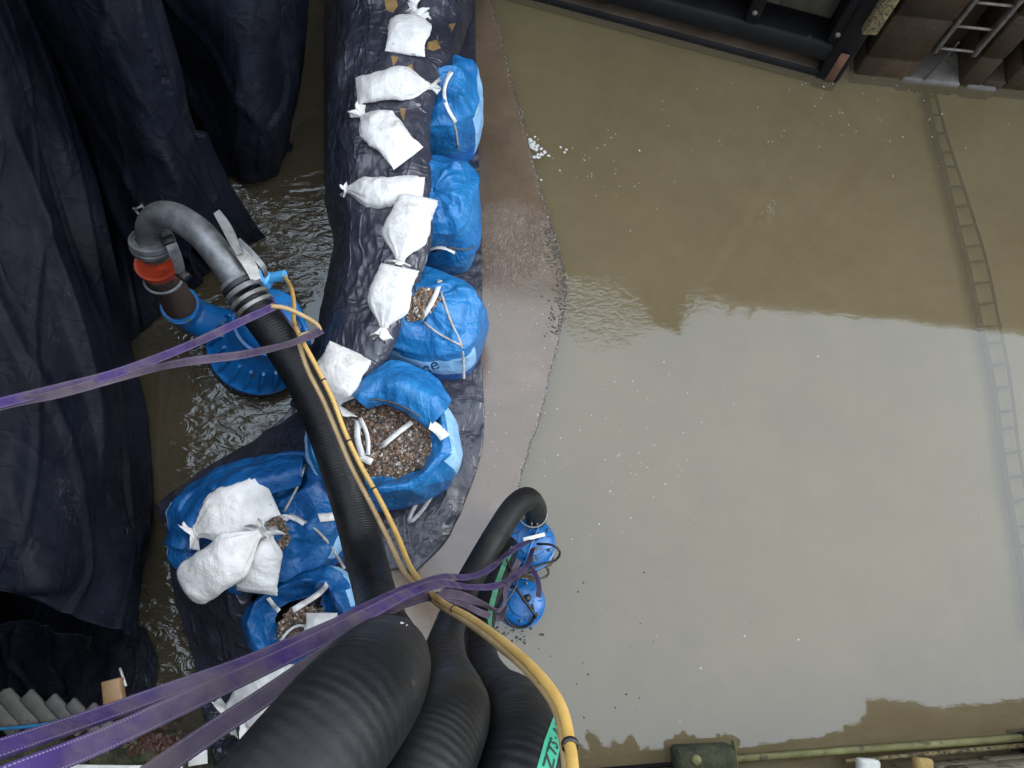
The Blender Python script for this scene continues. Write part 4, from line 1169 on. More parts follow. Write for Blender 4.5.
bag('white sandbag at the back of the three on the lower left bulk bag', (198, 532), (272, 494), .31, .11, seed=9.9, frill=.06, neckf=.28, objs=top)
bag('white sandbag folded down over the front of the lower left bulk bag', (266, 534, .96), (258, 592, .84), .25, .11, seed=10.2, frill=.04, neckf=.4, objs=top)
bag('longest white sandbag with its neck by the white loops on the lower left bulk bag', (262, 532, 1.06), (188, 590, .84), .27, .15, bend=-.02, seed=12.1, frill=.05, neckf=.2, round_end=True)
bag('white sandbag tucked into the small bulk bag nearest to the purple slings', (322, 640, .62), (322, 612, .68), .19, .08, seed=13.3, frill=.03, neckf=.5)
bag('large white sandbag half hidden beneath the purple slings', (232, 712, .45), (318, 655, .55), .28, .14, seed=14.4, frill=.06, neckf=.4)
bag('lowest white sandbag, mostly behind the thick black hose and the purple slings', (250, 722, .50), (335, 672, .55), .22, .14, seed=15.5, frill=.07, neckf=.5)
ends = MB()
top2 = top+sb

# ------------------------------------------------------------------ seams, loops, print on the bulk bags
rA, rB, rC, rD, rE, rF = [q[0] for q in bags]
bA, bB, bC, bD, bE, bF = [[q[1]] for q in bags]
bD = bD+[fD]; bE = bE+[fE]
cord('seam', [(449,72),(443,88),(447,108),(455,124),(458,148)], bA, .009, M['piping'], rA)
tape('loop', [(452,72),(444,86),(446,106),(456,122)], bA, .03, M['whitestrap'], rA, lift=.022)
cord('seam', [(433,252),(450,246),(466,252),(474,246)], bB+bC, .009, M['fringe'], rB)
cord('seam', [(441,292),(452,325),(462,345),(464,378)], bC, .010, M['piping'], rC)
cord('seam', [(424,322),(440,335),(455,342),(462,346)], bC, .009, M['piping'], rC)
tape('loop', [(421,320),(430,306),(437,294),(440,280)], bC+[gC], .035, M['whitestrap'], rC, lift=.03)
tape('loop', [(422,254),(432,247),(447,248),(455,253)], bC+bB, .03, M['whitestrap'], rC, lift=.03)
tape('loop', [(358,420),(357,440),(363,456)], bD+[gD], .045, M['whitestrap'], rD, lift=.03)
tape('loop', [(360,418),(368,435),(368,455)], bD+[gD], .03, M['whitestrap'], rD, lift=.04)
tape('loop', [(355,455),(372,462)], bD+[gD], .05, M['whitestrap'], rD, lift=.035)
tape('loop', [(382,446),(396,434),(412,422)], bD+[gD], .038, M['whitestrap'], rD, lift=.035)
tape('loop', [(430,424),(440,430),(445,438)], bD+[gD], .075, M['whitestrap'], rD, lift=.02)
lp = [P(432,484,.50), P(433,492,.42), P(424,508,.28), P(412,521,.20), P(409,520,.20), P(414,508,.30), P(423,494,.42), P(431,484,.50)]
b = MB(); lp = spline(lp, .02); b.ribbon(lp, .03, .004, [Vector((.2, -.5, 1))]*len(lp)); b.build('loop', M['whitestrap'], rD)
cord('seam', [(352,403),(372,399),(398,404),(420,417)], bD, .007, M['fringe'], rD)
cord('seam', [(305,465),(296,490),(284,512)], bE, .010, M['piping'], rE)
cord('seam', [(290,514),(312,526),(330,545),(344,568)], bE, .010, M['piping'], rE)
tape('loop', [(262,528),(278,516),(292,516),(304,524)], bE+sb, .03, M['whitestrap'], rE, lift=.03)
tape('loop', [(266,540),(276,524),(288,518)], bE+sb, .03, M['whitestrap'], rE, lift=.04)
tape('loop', [(319,518),(338,516)], bE, .06, M['whitestrap'], rE, lift=.02)
tape('loop', [(293,610),(306,602),(322,592),(327,584)], bF, .04, M['whitestrap'], rF, lift=.05)
tape('loop', [(268,598),(273,605),(279,611)], bF, .03, M['whitestrap'], rF, lift=.02)
cord('loop', [(281,641),(288,630),(300,624),(310,628),(302,640)], bF+[gF], .010, M['whitestrap'], rF, lift=.03)

# lettering on the pale side of the bag, and its stripes
def text_mesh(s, size, bold=0.0):
    cu = bpy.data.curves.new('t', 'FONT'); cu.body = s; cu.size = size; cu.offset = bold; cu.resolution_u = 3
    o = bpy.data.objects.new('t', cu); col.objects.link(o)
    dg = bpy.context.evaluated_depsgraph_get(); me = bpy.data.meshes.new_from_object(o.evaluated_get(dg))
    vs = [v.co.copy() for v in me.vertices]; fs = [list(p.vertices) for p in me.polygons]
    bpy.data.objects.remove(o); bpy.data.curves.remove(cu); bpy.data.meshes.remove(me)
    return vs, fs
vs, fs = text_mesh('ine', 1.0, .01)
x0 = min(v.x for v in vs); x1 = max(v.x for v in vs)
pa, pb = Vector((421, 377)), Vector((440, 368))
sc = (pb-pa).length/(x1-x0); dx = (pb-pa).normalized(); dy = Vector((dx.y, -dx.x))
b = MB(); b.add([hit(*(pa+dx*(v.x-x0)*sc+dy*v.y*sc*.95), bC, .006, .5) for v in vs], fs); b.build('lettering', M['ink'], rC, smooth=False)
#P4_END
# ------------------------------------------------------------------ large pump on the left
def solid(name, mat, parent, fn, **k):
    b = MB(); fn(b); return autosm(b.build(name, mat, parent, **k), 40)
pump = empty('submersible_pump', P(255, 350, .05), 'large blue submersible pump with ribbed round base standing in the shallow water', 'pump')
pb0 = P(257, 350, .20); pt0 = P(272, 318, .80); pax = (pt0-pb0).normalized(); pL = (pt0-pb0).length
solid('strainer_base', M['bluemetal'], pump, lambda b: b.lathe(pb0, pax, [(0, -.02), (.37, -.02), (.395, 0), (.395, .035), (.38, .05), (.355, .07), (.33, .16), (.295, .25), (.27, .3), (0, .3)], 56))
b = MB(); pa_ = pax.orthogonal().normalized(); pbv = pax.cross(pa_)
for k in range(44):        # bars of the black strainer below the base
    a = 2*math.pi*k/44; d = pa_*math.cos(a)+pbv*math.sin(a)
    b.bar(pb0+d*.355-pax*.13, pb0+d*.365-pax*.01, .02, .012, d)
b.lathe(pb0-pax*.14, pax, [(.0, 0), (.37, 0), (.375, .02), (.33, .025), (.0, .025)], 48)
b.lathe(pb0-pax*.14, pax, [(.33, .02), (.33, .13)], 48)
b.build('strainer', M['black'], pump)
b = MB()
for k in range(20):
    a = 2*math.pi*k/20; d = pa_*math.cos(a)+pbv*math.sin(a); t_ = pax.cross(d)
    q = [pb0+d*r_+pax*h_ for r_, h_ in ((.388, .045), (.360, .165), (.318, .255), (.26, .262), (.30, .05))]
    b.add([p+t_*s_*.011 for s_ in (-1, 1) for p in q], [(0,1,2,3,4), (9,8,7,6,5)]+[(i, i+5, (i+1) % 5+5, (i+1) % 5) for i in range(5)])
b.build('ribs', M['bluemetal'], pump, smooth=False)
solid('motor_housing', M['bluemetal'], pump, lambda b: b.lathe(pb0+pax*.3, pax, [(.28, -.03), (.275, .02), (.26, .05), (.26, .22), (.275, .23), (.275, .27), (.255, .28), (.25, .36), (.22, .40), (.12, .42), (0, .425)], 48))
b = MB()
for k in range(8):
    a = 2*math.pi*(k+.4)/8; d = pa_*math.cos(a)+pbv*math.sin(a)
    b.lathe(pb0+pax*(.3+.27)+d*.235, pax, [(.017, 0), (.017, .018), (.0, .02)], 6)
b.build('lid_bolts', M['steel'], pump)
# volute and discharge bend
solid('volute', M['bluemetal'], pump, lambda b: b.tube(spline([P(262,338,.35), P(228,330,.36), P(203,318,.40), P(190,309,.50), P(184,304,.62)], .03), [.19]*3+[.17]*3+[.155]*40, 28) if False else
      b.tube(resample(spline([P(262,338,.30), P(228,330,.33), P(203,320,.36), P(188,312,.44), P(180,306,.60)], .03), 24), [.20-.055*sm(0, 16, i)+.0*i for i in range(24)], 28))
solid('volute_flange', M['bluemetal'], pump, lambda b: b.lathe(P(181,306,.56), (P(174,300,.72)-P(181,306,.56)), [(0, 0), (.145, 0), (.150, .01), (.150, .04), (.14, .05), (0, .05)], 36))
axd = (P(160,268,1.12)-P(180,305,.62)).normalized()
solid('rusty_riser', M['rustdark'], pump, lambda b: b.tube(resample([P(180,305,.62), P(160,270,1.10)], 12), [.125, .125, .12, .118, .118, .118, .118, .118, .12, .125, .13, .13], 28))
solid('riser_clamp', M['steel'], pump, lambda b: b.lathe(P(164,279,1.0), axd, [(.13, 0), (.145, .005), (.145, .02), (.13, .025)], 36))
og = P(158,262,1.14)
solid('orange_coupling', M['orange'], pump, lambda b: b.lathe(og-axd*.06, axd, [(.13, -.05), (.155, 0), (.165, .04), (.165, .065), (.14, .065), (.12, .05), (.05, .045), (0, .045)], 40))
# elbow, its coupling, clamps
elbow = empty('elbow_pipe', P(150, 236, 1.3), 'galvanised steel elbow pipe clamped between the orange coupling and the black hose', 'pipe')
ec = P(151,238,1.34); eax = (P(149,226,1.42)-P(156,256,1.18)).normalized()
solid('coupling_ring', M['steel'], elbow, lambda b: b.lathe(ec-eax*.06, eax, [(.10, -.10), (.11, -.06), (.125, -.04), (.15, -.03), (.155, 0), (.142, .006), (.142, .02), (.155, .026), (.15, .055), (.13, .06), (.125, .05), (.105, .05), (.10, .07)], 44))
epts = spline([ec-eax*.03, ec+eax*.06+P(151,224,1.5)*0, P(152,222,1.50), P(162,215,1.60), P(180,219,1.66), P(203,236,1.68), P(224,262,1.66), P(242,288,1.60)], .025)
# keep the bend round
epts = resample(epts, 40)
solid('bend', M['steel'], elbow, lambda b: b.tube(epts, .094, 32))
def ring_at(b, p, ax, r, w, t=.012): b.lathe(p-ax*w/2, ax, [(r-.01, 0), (r+t, .002), (r+t, w-.002), (r-.01, w)], 36)
hp = [P(238,282,1.60), P(258,312,1.55), P(280,342,1.50), P(303,378,1.44), P(322,418,1.38), P(338,462,1.32), P(353,510,1.28), P(365,555,1.35), P(374,590,1.7), P(382,622,2.6), P(388,648,3.6), P(384,664,4.38), P(366,690,4.78), P(330,735,4.93), P(270,810,5.0), P(200,900,5.0), P(120,1000,4.9)]
hpath = spline(hp, .02)
hose_big = empty('hose', P(322, 418, 1.2), 'thick black ribbed hose running from the grey elbow pipe to the bottom edge', 'hose')
ht_ = solid('tube', M['hose'], hose_big, lambda b: b.tube(hpath[6:], [.128-.012*sm(60, 0, i)-.012*sm(90, 130, i) for i in range(len(hpath)-6)], 40))
axh = (hp[1]-hp[0]).normalized()
for q_, (mx_, my_, rr_, mt_) in enumerate(((403,613,3.2,'leafbrown'),(407,618,2.0,'leafbrown'),(402,623,2.2,'card'),(407,625,1.5,'card'))):
    patch([(mx_+rr_*(.7+.5*math.sin(k*2.3+q_))*math.cos(k), my_+rr_*(.7+.5*math.sin(k*1.7+q_))*math.sin(k)) for k in range(6)], [ht_], M[mt_], 'mud_splash', hose_big, .004)
for dist, r, w, mt, nm in ((.0, .112, .03, 'steel', 'collar'), (.035, .118, .03, 'black', 'collar'), (.075, .120, .035, 'steel', 'collar'), (.14, .126, .028, 'steelbright', 'clamp_band'), (.20, .128, .028, 'steelbright', 'clamp_band')):
    solid(nm, M[mt], hose_big, lambda b: ring_at(b, hp[0]+axh*dist, axh, r, w, .010))
# latch lever of the clamp
def blade(name, pts, ws, th, mat, parent, up=Vector((0, 0, 1))):
    pts = spline(pts, .02); n = len(pts); ww = [ws[0]+(ws[1]-ws[0])*math.sin(math.pi*(.15+.8*i/n)) for i in range(n)]
    b = MB(); b.ribbon(pts, ww, th, [up]*n); return b.build(name, mat, parent, smooth=False)
blade('latch_lever', [P(217,212,1.80), P(226,226,1.80), P(234,242,1.78), P(240,254,1.76)], (.03, .062), .018, M['steelbright'], elbow, Vector((-.3, .2, 1)))
blade('latch_arm', [P(233,246,1.74), P(243,256,1.73), P(251,268,1.70), P(256,280,1.66)], (.05, .085), .016, M['steelbright'], elbow, Vector((.2, .3, 1)))
blade('latch_arm', [P(238,240,1.70), P(250,252,1.69), P(262,266,1.64), P(266,276,1.55)], (.03, .04), .016, M['steel'], elbow, Vector((.3, .1, 1)))
for (a, c) in ((P(146,222,1.42), P(133,208,1.46)), (P(152,220,1.44), P(141,204,1.48)), (P(134,210,1.46), P(142,206,1.48))):
    b = MB(); b.tube([a, c], .009, 8); b.build('hook', M['steel'], elbow)
blade('clamp_latch', [P(166,232,1.42), P(172,246,1.40), P(178,262,1.30), P(180,272,1.22)], (.06, .075), .03, M['steel'], elbow, Vector((.4, -.3, 1)))
b = MB(); b.box(P(168,240,1.44), (.085, .06, .03), Matrix.Rotation(R(25), 3, 'Z'), 0, .005); b.build('latch_block', M['black'], elbow)
b = MB(); b.box(P(183,275,1.20), (.09, .07, .06), Matrix.Rotation(R(-35), 3, 'Z'), 0, .01); b.build('latch_block', M['black'], elbow)
blade('clamp_latch', [P(240,282,1.44), P(236,290,1.40), P(244,300,1.36), P(254,304,1.32)], (.07, .09), .03, M['steel'], elbow, Vector((-.3, -.2, 1)))
# cable gland and light blue connector
b = MB(); b.box(P(264,279,.95), (.11, .10, .12), Matrix.Rotation(R(-25), 3, 'Z'), 0, .012); b.tube([P(264,279,.95), P(285,275,1.0)], .038, 18); autosm(b.build('cable_gland', M['bluecap'], pump))
b = MB(); b.bar(P(268,290,.62), P(265,281,.92), .07, .07, Vector((0, 1, 0)), 0, .01); b.build('gland_post', M['bluemetal'], pump)
b = MB(); b.tube(spline([P(288,305,.62), P(300,318,.82), P(308,338,.80), P(305,352,.55)], .03), .022, 12); b.build('handle', M['bluemetal'], pump)

# ------------------------------------------------------------------ small pumps on the right
def small_pump(label, cpx, rad, tilt, band, seed):
    base = P(cpx[0], cpx[1], 0.0); root = empty('submersible_pump', base+Vector((0, 0, -.15)), label, 'pump', 'pair of small blue pumps in the chamber')
    ax = Vector((tilt[0], tilt[1], 1)).normalized(); a = ax.orthogonal().normalized(); c = ax.cross(a)
    solid('motor_housing', M['bluemetal'], root, lambda b: b.lathe(base-ax*.25, ax, [(0, 0), (rad*1.0, 0), (rad*1.02, .04), (rad*1.0, .28), (rad*1.05, .285), (rad*1.05, .325), (rad*.98, .33), (rad*.95, .40), (rad*.97, .405), (rad*.97, .43), (rad*.88, .455), (rad*.62, .47), (rad*.6, .485), (rad*.42, .495), (0, .498)], 44))
    topc = base+ax*.245
    b = MB()
    for k in range(8):
        th = 2*math.pi*(k+seed)/8; d = a*math.cos(th)+c*math.sin(th)
        b.bar(topc+d*rad*.35+ax*-.005, topc+d*rad*.93-ax*.06, .014, .02, ax)
    b.build('cap_ribs', M['bluemetal'], root)
    for k in range(6):
        th = 2*math.pi*(k+.5+seed)/6; d = a*math.cos(th)+c*math.sin(th)
        b = MB(); b.lathe(topc+d*rad*.78-ax*.035, ax, [(.013, 0), (.013, .018), (0, .02)], 6); b.build('bolt', M['steel'], root)
    th = seed*1.3; d = a*math.cos(th)+c*math.sin(th)
    b = MB(); b.tube(spline([topc+d*rad*.8-ax*.04, topc+d*rad*.7+ax*.06, topc+ax*.075, topc-d*rad*.7+ax*.06, topc-d*rad*.8-ax*.04], .02), .011, 10); b.build('handle', M['black'] if not band else M['bluemetal'], root)
    solid('dark_band', M['black'], root, lambda b: b.lathe(base-ax*.03, ax, [(rad*1.0, 0), (rad*1.035, .004), (rad*1.035, .03), (rad*1.0, .034)], 44))
    if band:
        b = MB(); b.box(P(534, 537, .33), (.17, .03, .012), Matrix.Rotation(R(14), 3, 'Z'), 0, .003); b.build('white_tag', M['card'], root)
    b = MB(); b.lathe(topc+a*rad*.2+ax*-.01, ax, [(0.03, 0), (.03, .03), (.018, .045), (0, .045)], 16); b.build('cable_entry', M['black'], root)
    return root
p1 = small_pump('upper small blue pump with a white tag across its lid, standing in the grey water', (528, 547), .195, (.10, .14), True, .3)
p2 = small_pump('lower small blue pump without a tag beside the green striped hose', (520, 604), .18, (.08, .05), False, 1.1)
# shackle ring at the hose end of the first pump
b = MB(); rc = P(533, 515, .42); b.tube([rc+Vector((math.cos(t/20*6.283)*.105, math.sin(t/20*6.283)*.09, .02*math.sin(t/20*6.283))) for t in range(20)], .008, 8, closed=True)
b.build('clamp_ring', M['steelbright'], p1)
for dx_ in (-.02, .02):
    b = MB(); b.tube([P(534, 521, .42)+Vector((dx_, 0, 0)), P(535, 529, .36)+Vector((dx_, 0, 0))], .007, 8); b.build('hook', M['steelbright'], p1)

h2 = [P(536,518,.22), P(535,508,.52), P(527,499,.80), P(514,508,.92), P(498,532,1.0), P(478,566,1.1), P(460,600,1.3), P(448,632,1.9), P(444,662,3.0), P(452,698,4.0), P(448,716,4.50), P(430,758,4.68), P(400,830,4.75), P(360,920,4.75)]
ho2 = empty('hose', P(478, 566, .9), 'black hose arching up from the upper small pump, middle of three at the bottom', 'hose')
solid('tube', M['hosedusty'], ho2, lambda b: b.tube(spline(h2, .02), [.086+.012*sm(60, 190, i) for i in range(len(spline(h2, .02)))], 36))
h3 = [P(506,548,.30), P(500,560,.55), P(492,580,.75), P(484,606,.95), P(478,636,1.25), P(482,664,2.0), P(494,690,3.2), P(512,708,3.95), P(522,730,4.32), P(519,768,4.52), P(505,830,4.6), P(478,930,4.6)]
ho3 = empty('hose', P(484, 606, .8), 'black hose with a green printed band, rightmost of the three at the bottom edge', 'hose')
hp3 = spline(h3, .02)
solid('tube', M['hose'], ho3, lambda b: b.tube(hp3, .098, 36))
# printed band lies on the hose surface, on the side facing right and up
def band_pt(path, s, v, r, side_deg, vdir):
    """s metres along the path, v metres round it from the band's middle line"""
    i = min(len(path)-2, max(1, int(s))); p = path[i].lerp(path[i+1], s-int(s))
    t = (path[i+1]-path[i-1]).normalized()
    toc = (CAM*0+Vector((0, 0, 1))); u = (toc-t*t.dot(toc)).normalized()
    return p, t, u
def surf(path, fi, ang, r):
    i = int(fi); i = max(1, min(len(path)-3, i)); f = fi-i
    p = path[i].lerp(path[i+1], f); t = (path[i+1]-path[i-1]).normalized().lerp((path[i+2]-path[i]).normalized(), f).normalized()
    ref = Vector((.36, .10, .92)); u = (ref-t*ref.dot(t)).normalized(); w = t.cross(u)
    return p+(u*math.cos(ang)+w*math.sin(ang))*r
def hose_band(name, path, i0, i1, a0, hw, r, mat, parent):
    b = MB(); vs = []; n = i1-i0; m_ = 8
    for i in range(n+1):
        for k in range(m_+1):
            vs.append(surf(path, i0+i, a0+(k/m_-.5)*2*hw/r, r))
    fs = [(i*(m_+1)+k, i*(m_+1)+k+1, (i+1)*(m_+1)+k+1, (i+1)*(m_+1)+k) for i in range(n) for k in range(m_)]
    b.add(vs, fs); return b.build(name, mat, parent)
n3 = len(hp3)
def idx_near(path, p): return min(range(len(path)), key=lambda i: (path[i]-p).length)
iA = idx_near(hp3, P(494, 692, 3.3)); iB = n3-10
hose_band('green_band', hp3, iA, iB, -.15, .024, .0995, M['green'], ho3)
iC = idx_near(hp3, P(503, 556, .45)); iD = idx_near(hp3, P(478, 640, 1.3))
hose_band('green_band', hp3, iC, iD, -.1, .020, .0995, M['greendusty'], ho3)
vs, fs = text_mesh('ZTS · R 77A 3Z', .036, .0006)
stepm = (hp3[iB]-hp3[iB-1]).length
iT = idx_near(hp3, P(519, 790, 4.55))
b = MB(); b.add([surf(hp3, iT-v.x/.02*1.0, -.15+(v.y-.013)/.0995*1.15, .1010) for v in vs], fs); b.build('lettering', M['inkblack'], ho3, smooth=False)

# cables of the small pumps
def cable(name, label, pts, r, mat, cat='cable', group=None):
    b = MB(); b.tube(spline(pts, .03), r, 10); return tag(b.build(name, mat), label, cat, group)
cable('pump_cable', 'thin black cable looping off the right side of the upper small pump', [P(537,544,.30), P(552,545,.36), P(560,552,.34), P(556,560,.30), P(543,564,.3), P(530,570,.34), P(516,578,.4), P(505,592,.5)], .0095, M['black'])
cable('pump_cable', 'black cable wound round the edge of the lower small pump', [P(532,604,.30), P(534,616,.26), P(530,624,.22), P(520,628,.2), P(508,622,.2), P(502,606,.25), P(505,590,.4), P(512,578,.6), P(507,560,.8)], .009, M['black'])
cable('lifting_rope', 'thin grey green rope hanging beside the green striped hose', [P(537,568,.06), P(546,566,.05), P(549,574,.05), P(541,578,.05), P(522,574,.3), P(514,590,.5), P(504,604,.6), P(496,612,.8)], .007, M['fringe'], 'rope')

# ------------------------------------------------------------------ yellow cables
yc = [P(284,276,1.0), P(291,288,1.15), P(294,305,1.3), P(294,322,1.5), P(302,340,1.68), P(316,366,1.70), P(332,398,1.68), P(345,432,1.66), P(360,464,1.66), P(380,500,1.7), P(397,535,1.8), P(412,570,2.1), P(436,598,3.0), P(470,618,3.8), P(505,643,4.3), P(535,670,4.55), P(560,704,4.7), P(570,745,4.8), P(574,790,4.9), P(576,860,4.95)]
c1 = empty('power_cable', P(332, 398, 1.6), 'yellow power cable running from the light blue connector to the bottom edge', 'cable')
b = MB(); cpts = spline(yc, .02); b.tube(cpts, [.0155-.0035*sm(.55, .9, i/len(cpts)) for i in range(len(cpts))], 14); b.build('sheath', M['yellow'], c1)
ties = [idx_near(cpts, q) for q in (P(322,380,1.69), P(349,442,1.66), P(374,489,1.69), P(455,612,3.5), P(566,740,4.8))]
for i in ties:
    t = (cpts[i+1]-cpts[i-1]).normalized(); b = MB(); b.lathe(cpts[i]-t*.006, t, [(.015, 0), (.0175, .001), (.0175, .011), (.015, .012)], 14); b.build('tie', M['black'], c1)
yd = [P(273,305,1.74), P(288,307,1.70), P(306,315,1.64), P(320,324,1.62), P(321,331,1.62), P(308,333,1.68), P(301,338,1.66), P(310,368,1.66), P(326,400,1.64), P(340,433,1.62), P(354,466,1.62), P(374,504,1.66), P(391,538,1.76), P(408,572,2.03), P(438,599,2.95), P(472,619,3.76), P(508,644,4.27), P(539,670,4.51), P(565,704,4.66), P(575,745,4.76), P(579,790,4.86), P(580,860,4.9)]
c2 = empty('power_cable', P(326, 400, 1.5), 'dusty tan power cable looping off the purple sling and tied beside the yellow one', 'cable')
b = MB(); b.tube(spline([q+Vector((-.016, -.006, -.004)) for q in yd], .02), .015, 14); b.build('sheath', M['yellowdusty'], c2)

# ------------------------------------------------------------------ purple webbing slings
def sling(label, pts, tw, w=.045, mat='web', nrm=None, parts=True):
    pp = spline([P(*p) for p in pts], .02); n = len(pp)
    pp = resample(pp, n)
    ups = []
    for i in range(n):
        s_ = i/(n-1)*(len(tw)-1); k = min(len(tw)-2, int(s_)); a = tw[k]+(tw[k+1]-tw[k])*(s_-k)
        t = (pp[min(i+1, n-1)]-pp[max(i-1, 0)]).normalized()
        u = Vector((0, 0, 1)); u = (u-t*u.dot(t)).normalized()
        toc = (CAM-pp[i]).normalized(); u = (u*.6+toc*.4); u = (u-t*u.dot(t)).normalized()
        ups.append(Matrix.Rotation(R(a), 3, t) @ u)
    b = MB(); b.ribbon(pp, w, .006, ups)
    return tag(b.build('webbing_sling', M[mat], smooth=True), label, 'sling', 'purple lifting slings')
def sharp(o): autosm(o, 30); return o
sharp(sling('upper thin purple sling from the left edge to the hose below the steel clamp bands', [(-60,420,2.9),(0,403,2.8),(60,388,2.6),(120,372,2.4),(190,345,2.1),(240,322,1.85),(275,306,1.72)], [20,35,25,40,20,30], .050))
sharp(sling('lower thin purple sling from the left edge, twisted, crossing the hose', [(-60,424,2.88),(0,406,2.78),(60,393,2.6),(130,374,2.35),(185,362,2.1),(240,355,1.9),(285,345,1.78),(312,335,1.72),(322,330,1.6)], [30,60,20,70,10,60,30], .050, 'webdusty'))
cable('purple_cord', 'thin purple cord lying along the right side of the hose by the blue pump', [P(270,296,1.66), P(280,310,1.62), P(292,326,1.58), P(300,338,1.6)], .007, M['web'], 'cord')
sharp(sling('purple sling along the upper side of the bundle, running to the upper small pump', [(532,540,.42),(519,546,.7),(505,556,1.0),(488,570,1.5),(468,577,2.1),(442,577,2.8),(410,586,3.4),(370,604,3.85),(330,625,4.15),(260,656,4.4),(203,678,4.6),(101,715,4.8),(0,749,5.0),(-60,770,5.05)], [60,20,50,15,35,30,35,45,52,50,48,45,42,40], .042))
sharp(sling('wide purple sling second from the top of the bundle, its stitched face up', [(533,548,.40),(527,565,.6),(514,577,1.0),(495,586,1.5),(470,587,2.1),(444,584,2.9),(412,592,3.5),(372,612,3.95),(332,633,4.25),(260,668,4.5),(203,694,4.70),(101,741,4.90),(13,776,5.05),(-60,806,5.1)], [50,10,40,20,40,40,30,30,20,10,5,0,0], .044))
sharp(sling('faded purple sling, lowest of the bundle, slipping out from under the thick hose', [(505,606,.75),(500,618,.9),(484,614,1.3),(462,604,2.0),(440,596,2.7),(408,602,3.3),(378,617,3.8),(345,640,4.2),(300,672,4.5),(260,700,4.65),(200,740,4.80),(140,782,4.95)], [30,10,30,60,40,30,20,10,5,0,0], .042, 'webdusty'))
sharp(sling('short faded purple sling looped round the green striped hose', [(440,592,2.85),(462,596,2.1),(482,604,1.45),(497,610,1.05),(504,603,.9),(505,592,.8),(510,578,.7),(519,560,.6)], [50,30,20,40,70,60,30], .05, 'webdusty'))
sharp(sling('short purple sling hooked between the two small pumps', [(530,566,.35),(536,576,.32),(539,588,.3),(538,597,.28)], [40,10,30], .04, 'web'))

# ------------------------------------------------------------------ bottom left corner
rk = random.Random(21)
sl_labels = ['grey weathered plank cut off by the left edge, first of the row', 'grey weathered plank, second from the left edge in the row', 'grey weathered plank, third from the left edge in the row',
             'grey weathered plank, fourth from the left edge in the row', 'grey weathered plank, fifth from the left edge in the row', 'short grey plank at the right end of the row, mostly under the purple slings']
for k, (a, c) in enumerate((((-16,696),(18,732)), ((2,691),(36,728)), ((26,694),(60,730)), ((50,698),(82,732)), ((70,702),(102,736)), ((90,706),(118,738)))):
    b = MB(); A_ = P(*a, .34+.012*k); C_ = P(*c, .34+.012*k); d = (C_-A_).normalized()
    b.bar(A_, C_, .115-.008*k, .05, Vector((0, 0, 1)).cross(d), 0, .010) if False else b.box((A_+C_)/2, ((C_-A_).length, .118-.008*k, .05), Matrix((d, Vector((0,0,1)).cross(d), Vector((0,0,1)))).transposed(), 0, .012)
    tag(b.build('plank', M['slat']), sl_labels[k], 'plank', 'row of grey planks')
b = MB(); b.tube(spline([P(-30,733,.42), P(0,729,.42), P(24,727,.43), P(52,723,.43), P(80,716,.42), P(110,712,.38)], .03), .012, 10)
tag(b.build('blue_rope', M['rope']), 'blue rope lying across the ends of the grey planks', 'rope')
wb = MB(); wb.box(P(114, 694, .35), (.13, .20, .09), Matrix.Rotation(R(14), 3, 'Z'), 0, .008)
tag(wb.build('wood_block', M['newwood']), 'pale freshly cut wood block standing right of the grey planks', 'block')
wb = MB(); wb.bar(P(120,668,.3), P(126,686,.32), .012, .02); tag(wb.build('white_splinter', M['card']), 'thin white splinter lying just above the pale wood block', 'splinter')
# mossy ledge with debris
b = MB(); n = 60; vs = []; m2 = 16
for i in range(n+1):
    for j in range(m2+1):
        x = -60+340*i/n; y = 733+75*j/m2
        p = P(x, y, .22); p.z = .16+.05*nz(p, 5)+.06*nz(p, 14)+.08*sm(0, 4, j)
        if j == 0: p.z = -.1
        vs.append(p)
b.add(vs, [(i*(m2+1)+j, i*(m2+1)+j+1, (i+1)*(m2+1)+j+1, (i+1)*(m2+1)+j) for i in range(n) for j in range(m2)])
tag(b.build('mossy_ledge', M['mossdark']), 'dark mossy stone ledge below the purple slings in the bottom left corner', 'ledge')
ledge_o = bpy.data.objects['mossy_ledge']
b = MB()
for i in range(150):
    px, py = rk.gauss(155, 18), rk.gauss(742, 8); p = on(px, py, [ledge_o], .012, .2)
    a = rk.uniform(0, 6.3); s_ = rk.uniform(.012, .04); d = Vector((math.cos(a), math.sin(a), rk.uniform(-.4, .4)))*s_; e = Vector((-math.sin(a), math.cos(a), rk.uniform(-.4, .4)))*s_*.55
    b.add([p-d, p-e+Vector((0,0,.006)), p+d, p+e], [(0, 1, 2, 3)])
tag(b.build('leaf_litter', M['leafbrown']), 'heap of wet red brown leaves on the mossy ledge', 'leaves', kind='stuff')
wb = MB(); wb.box(P(198, 758, .33), (.13, .09, .02), Matrix.Rotation(R(8), 3, 'Z'), 0, .003); tag(wb.build('white_board', M['card']), 'small white board on the mossy ledge between the purple slings and the hose', 'board')
wb = MB(); wb.box(P(120, 769, .38), (.85, .05, .03), Matrix.Rotation(R(-1), 3, 'Z'), 0, .004); tag(wb.build('white_strip', M['card']), 'chipped white strip along the very bottom edge under the slings', 'strip')
bgp = sheet('rubbish_bag', [[(214,742,.25),(235,738,.36),(262,736,.3)],[(212,752,.3),(238,750,.46),(268,748,.4)],[(216,764,.25),(240,768,.36),(270,770,.3)]], 60, 60, M['poly'], lambda v, u, w: .05*wrinkle(v, 5, 3, Vector((1,1,1)), 4), thick=.004)
tag(bgp, 'crumpled black plastic bag on the mossy ledge beside the white board', 'plastic bag')
bs = MB(); bs.add([P(-200, 742, .12), P(300, 742, .12), P(300, 900, .12), P(-200, 900, .12)], [(0, 1, 2, 3)])

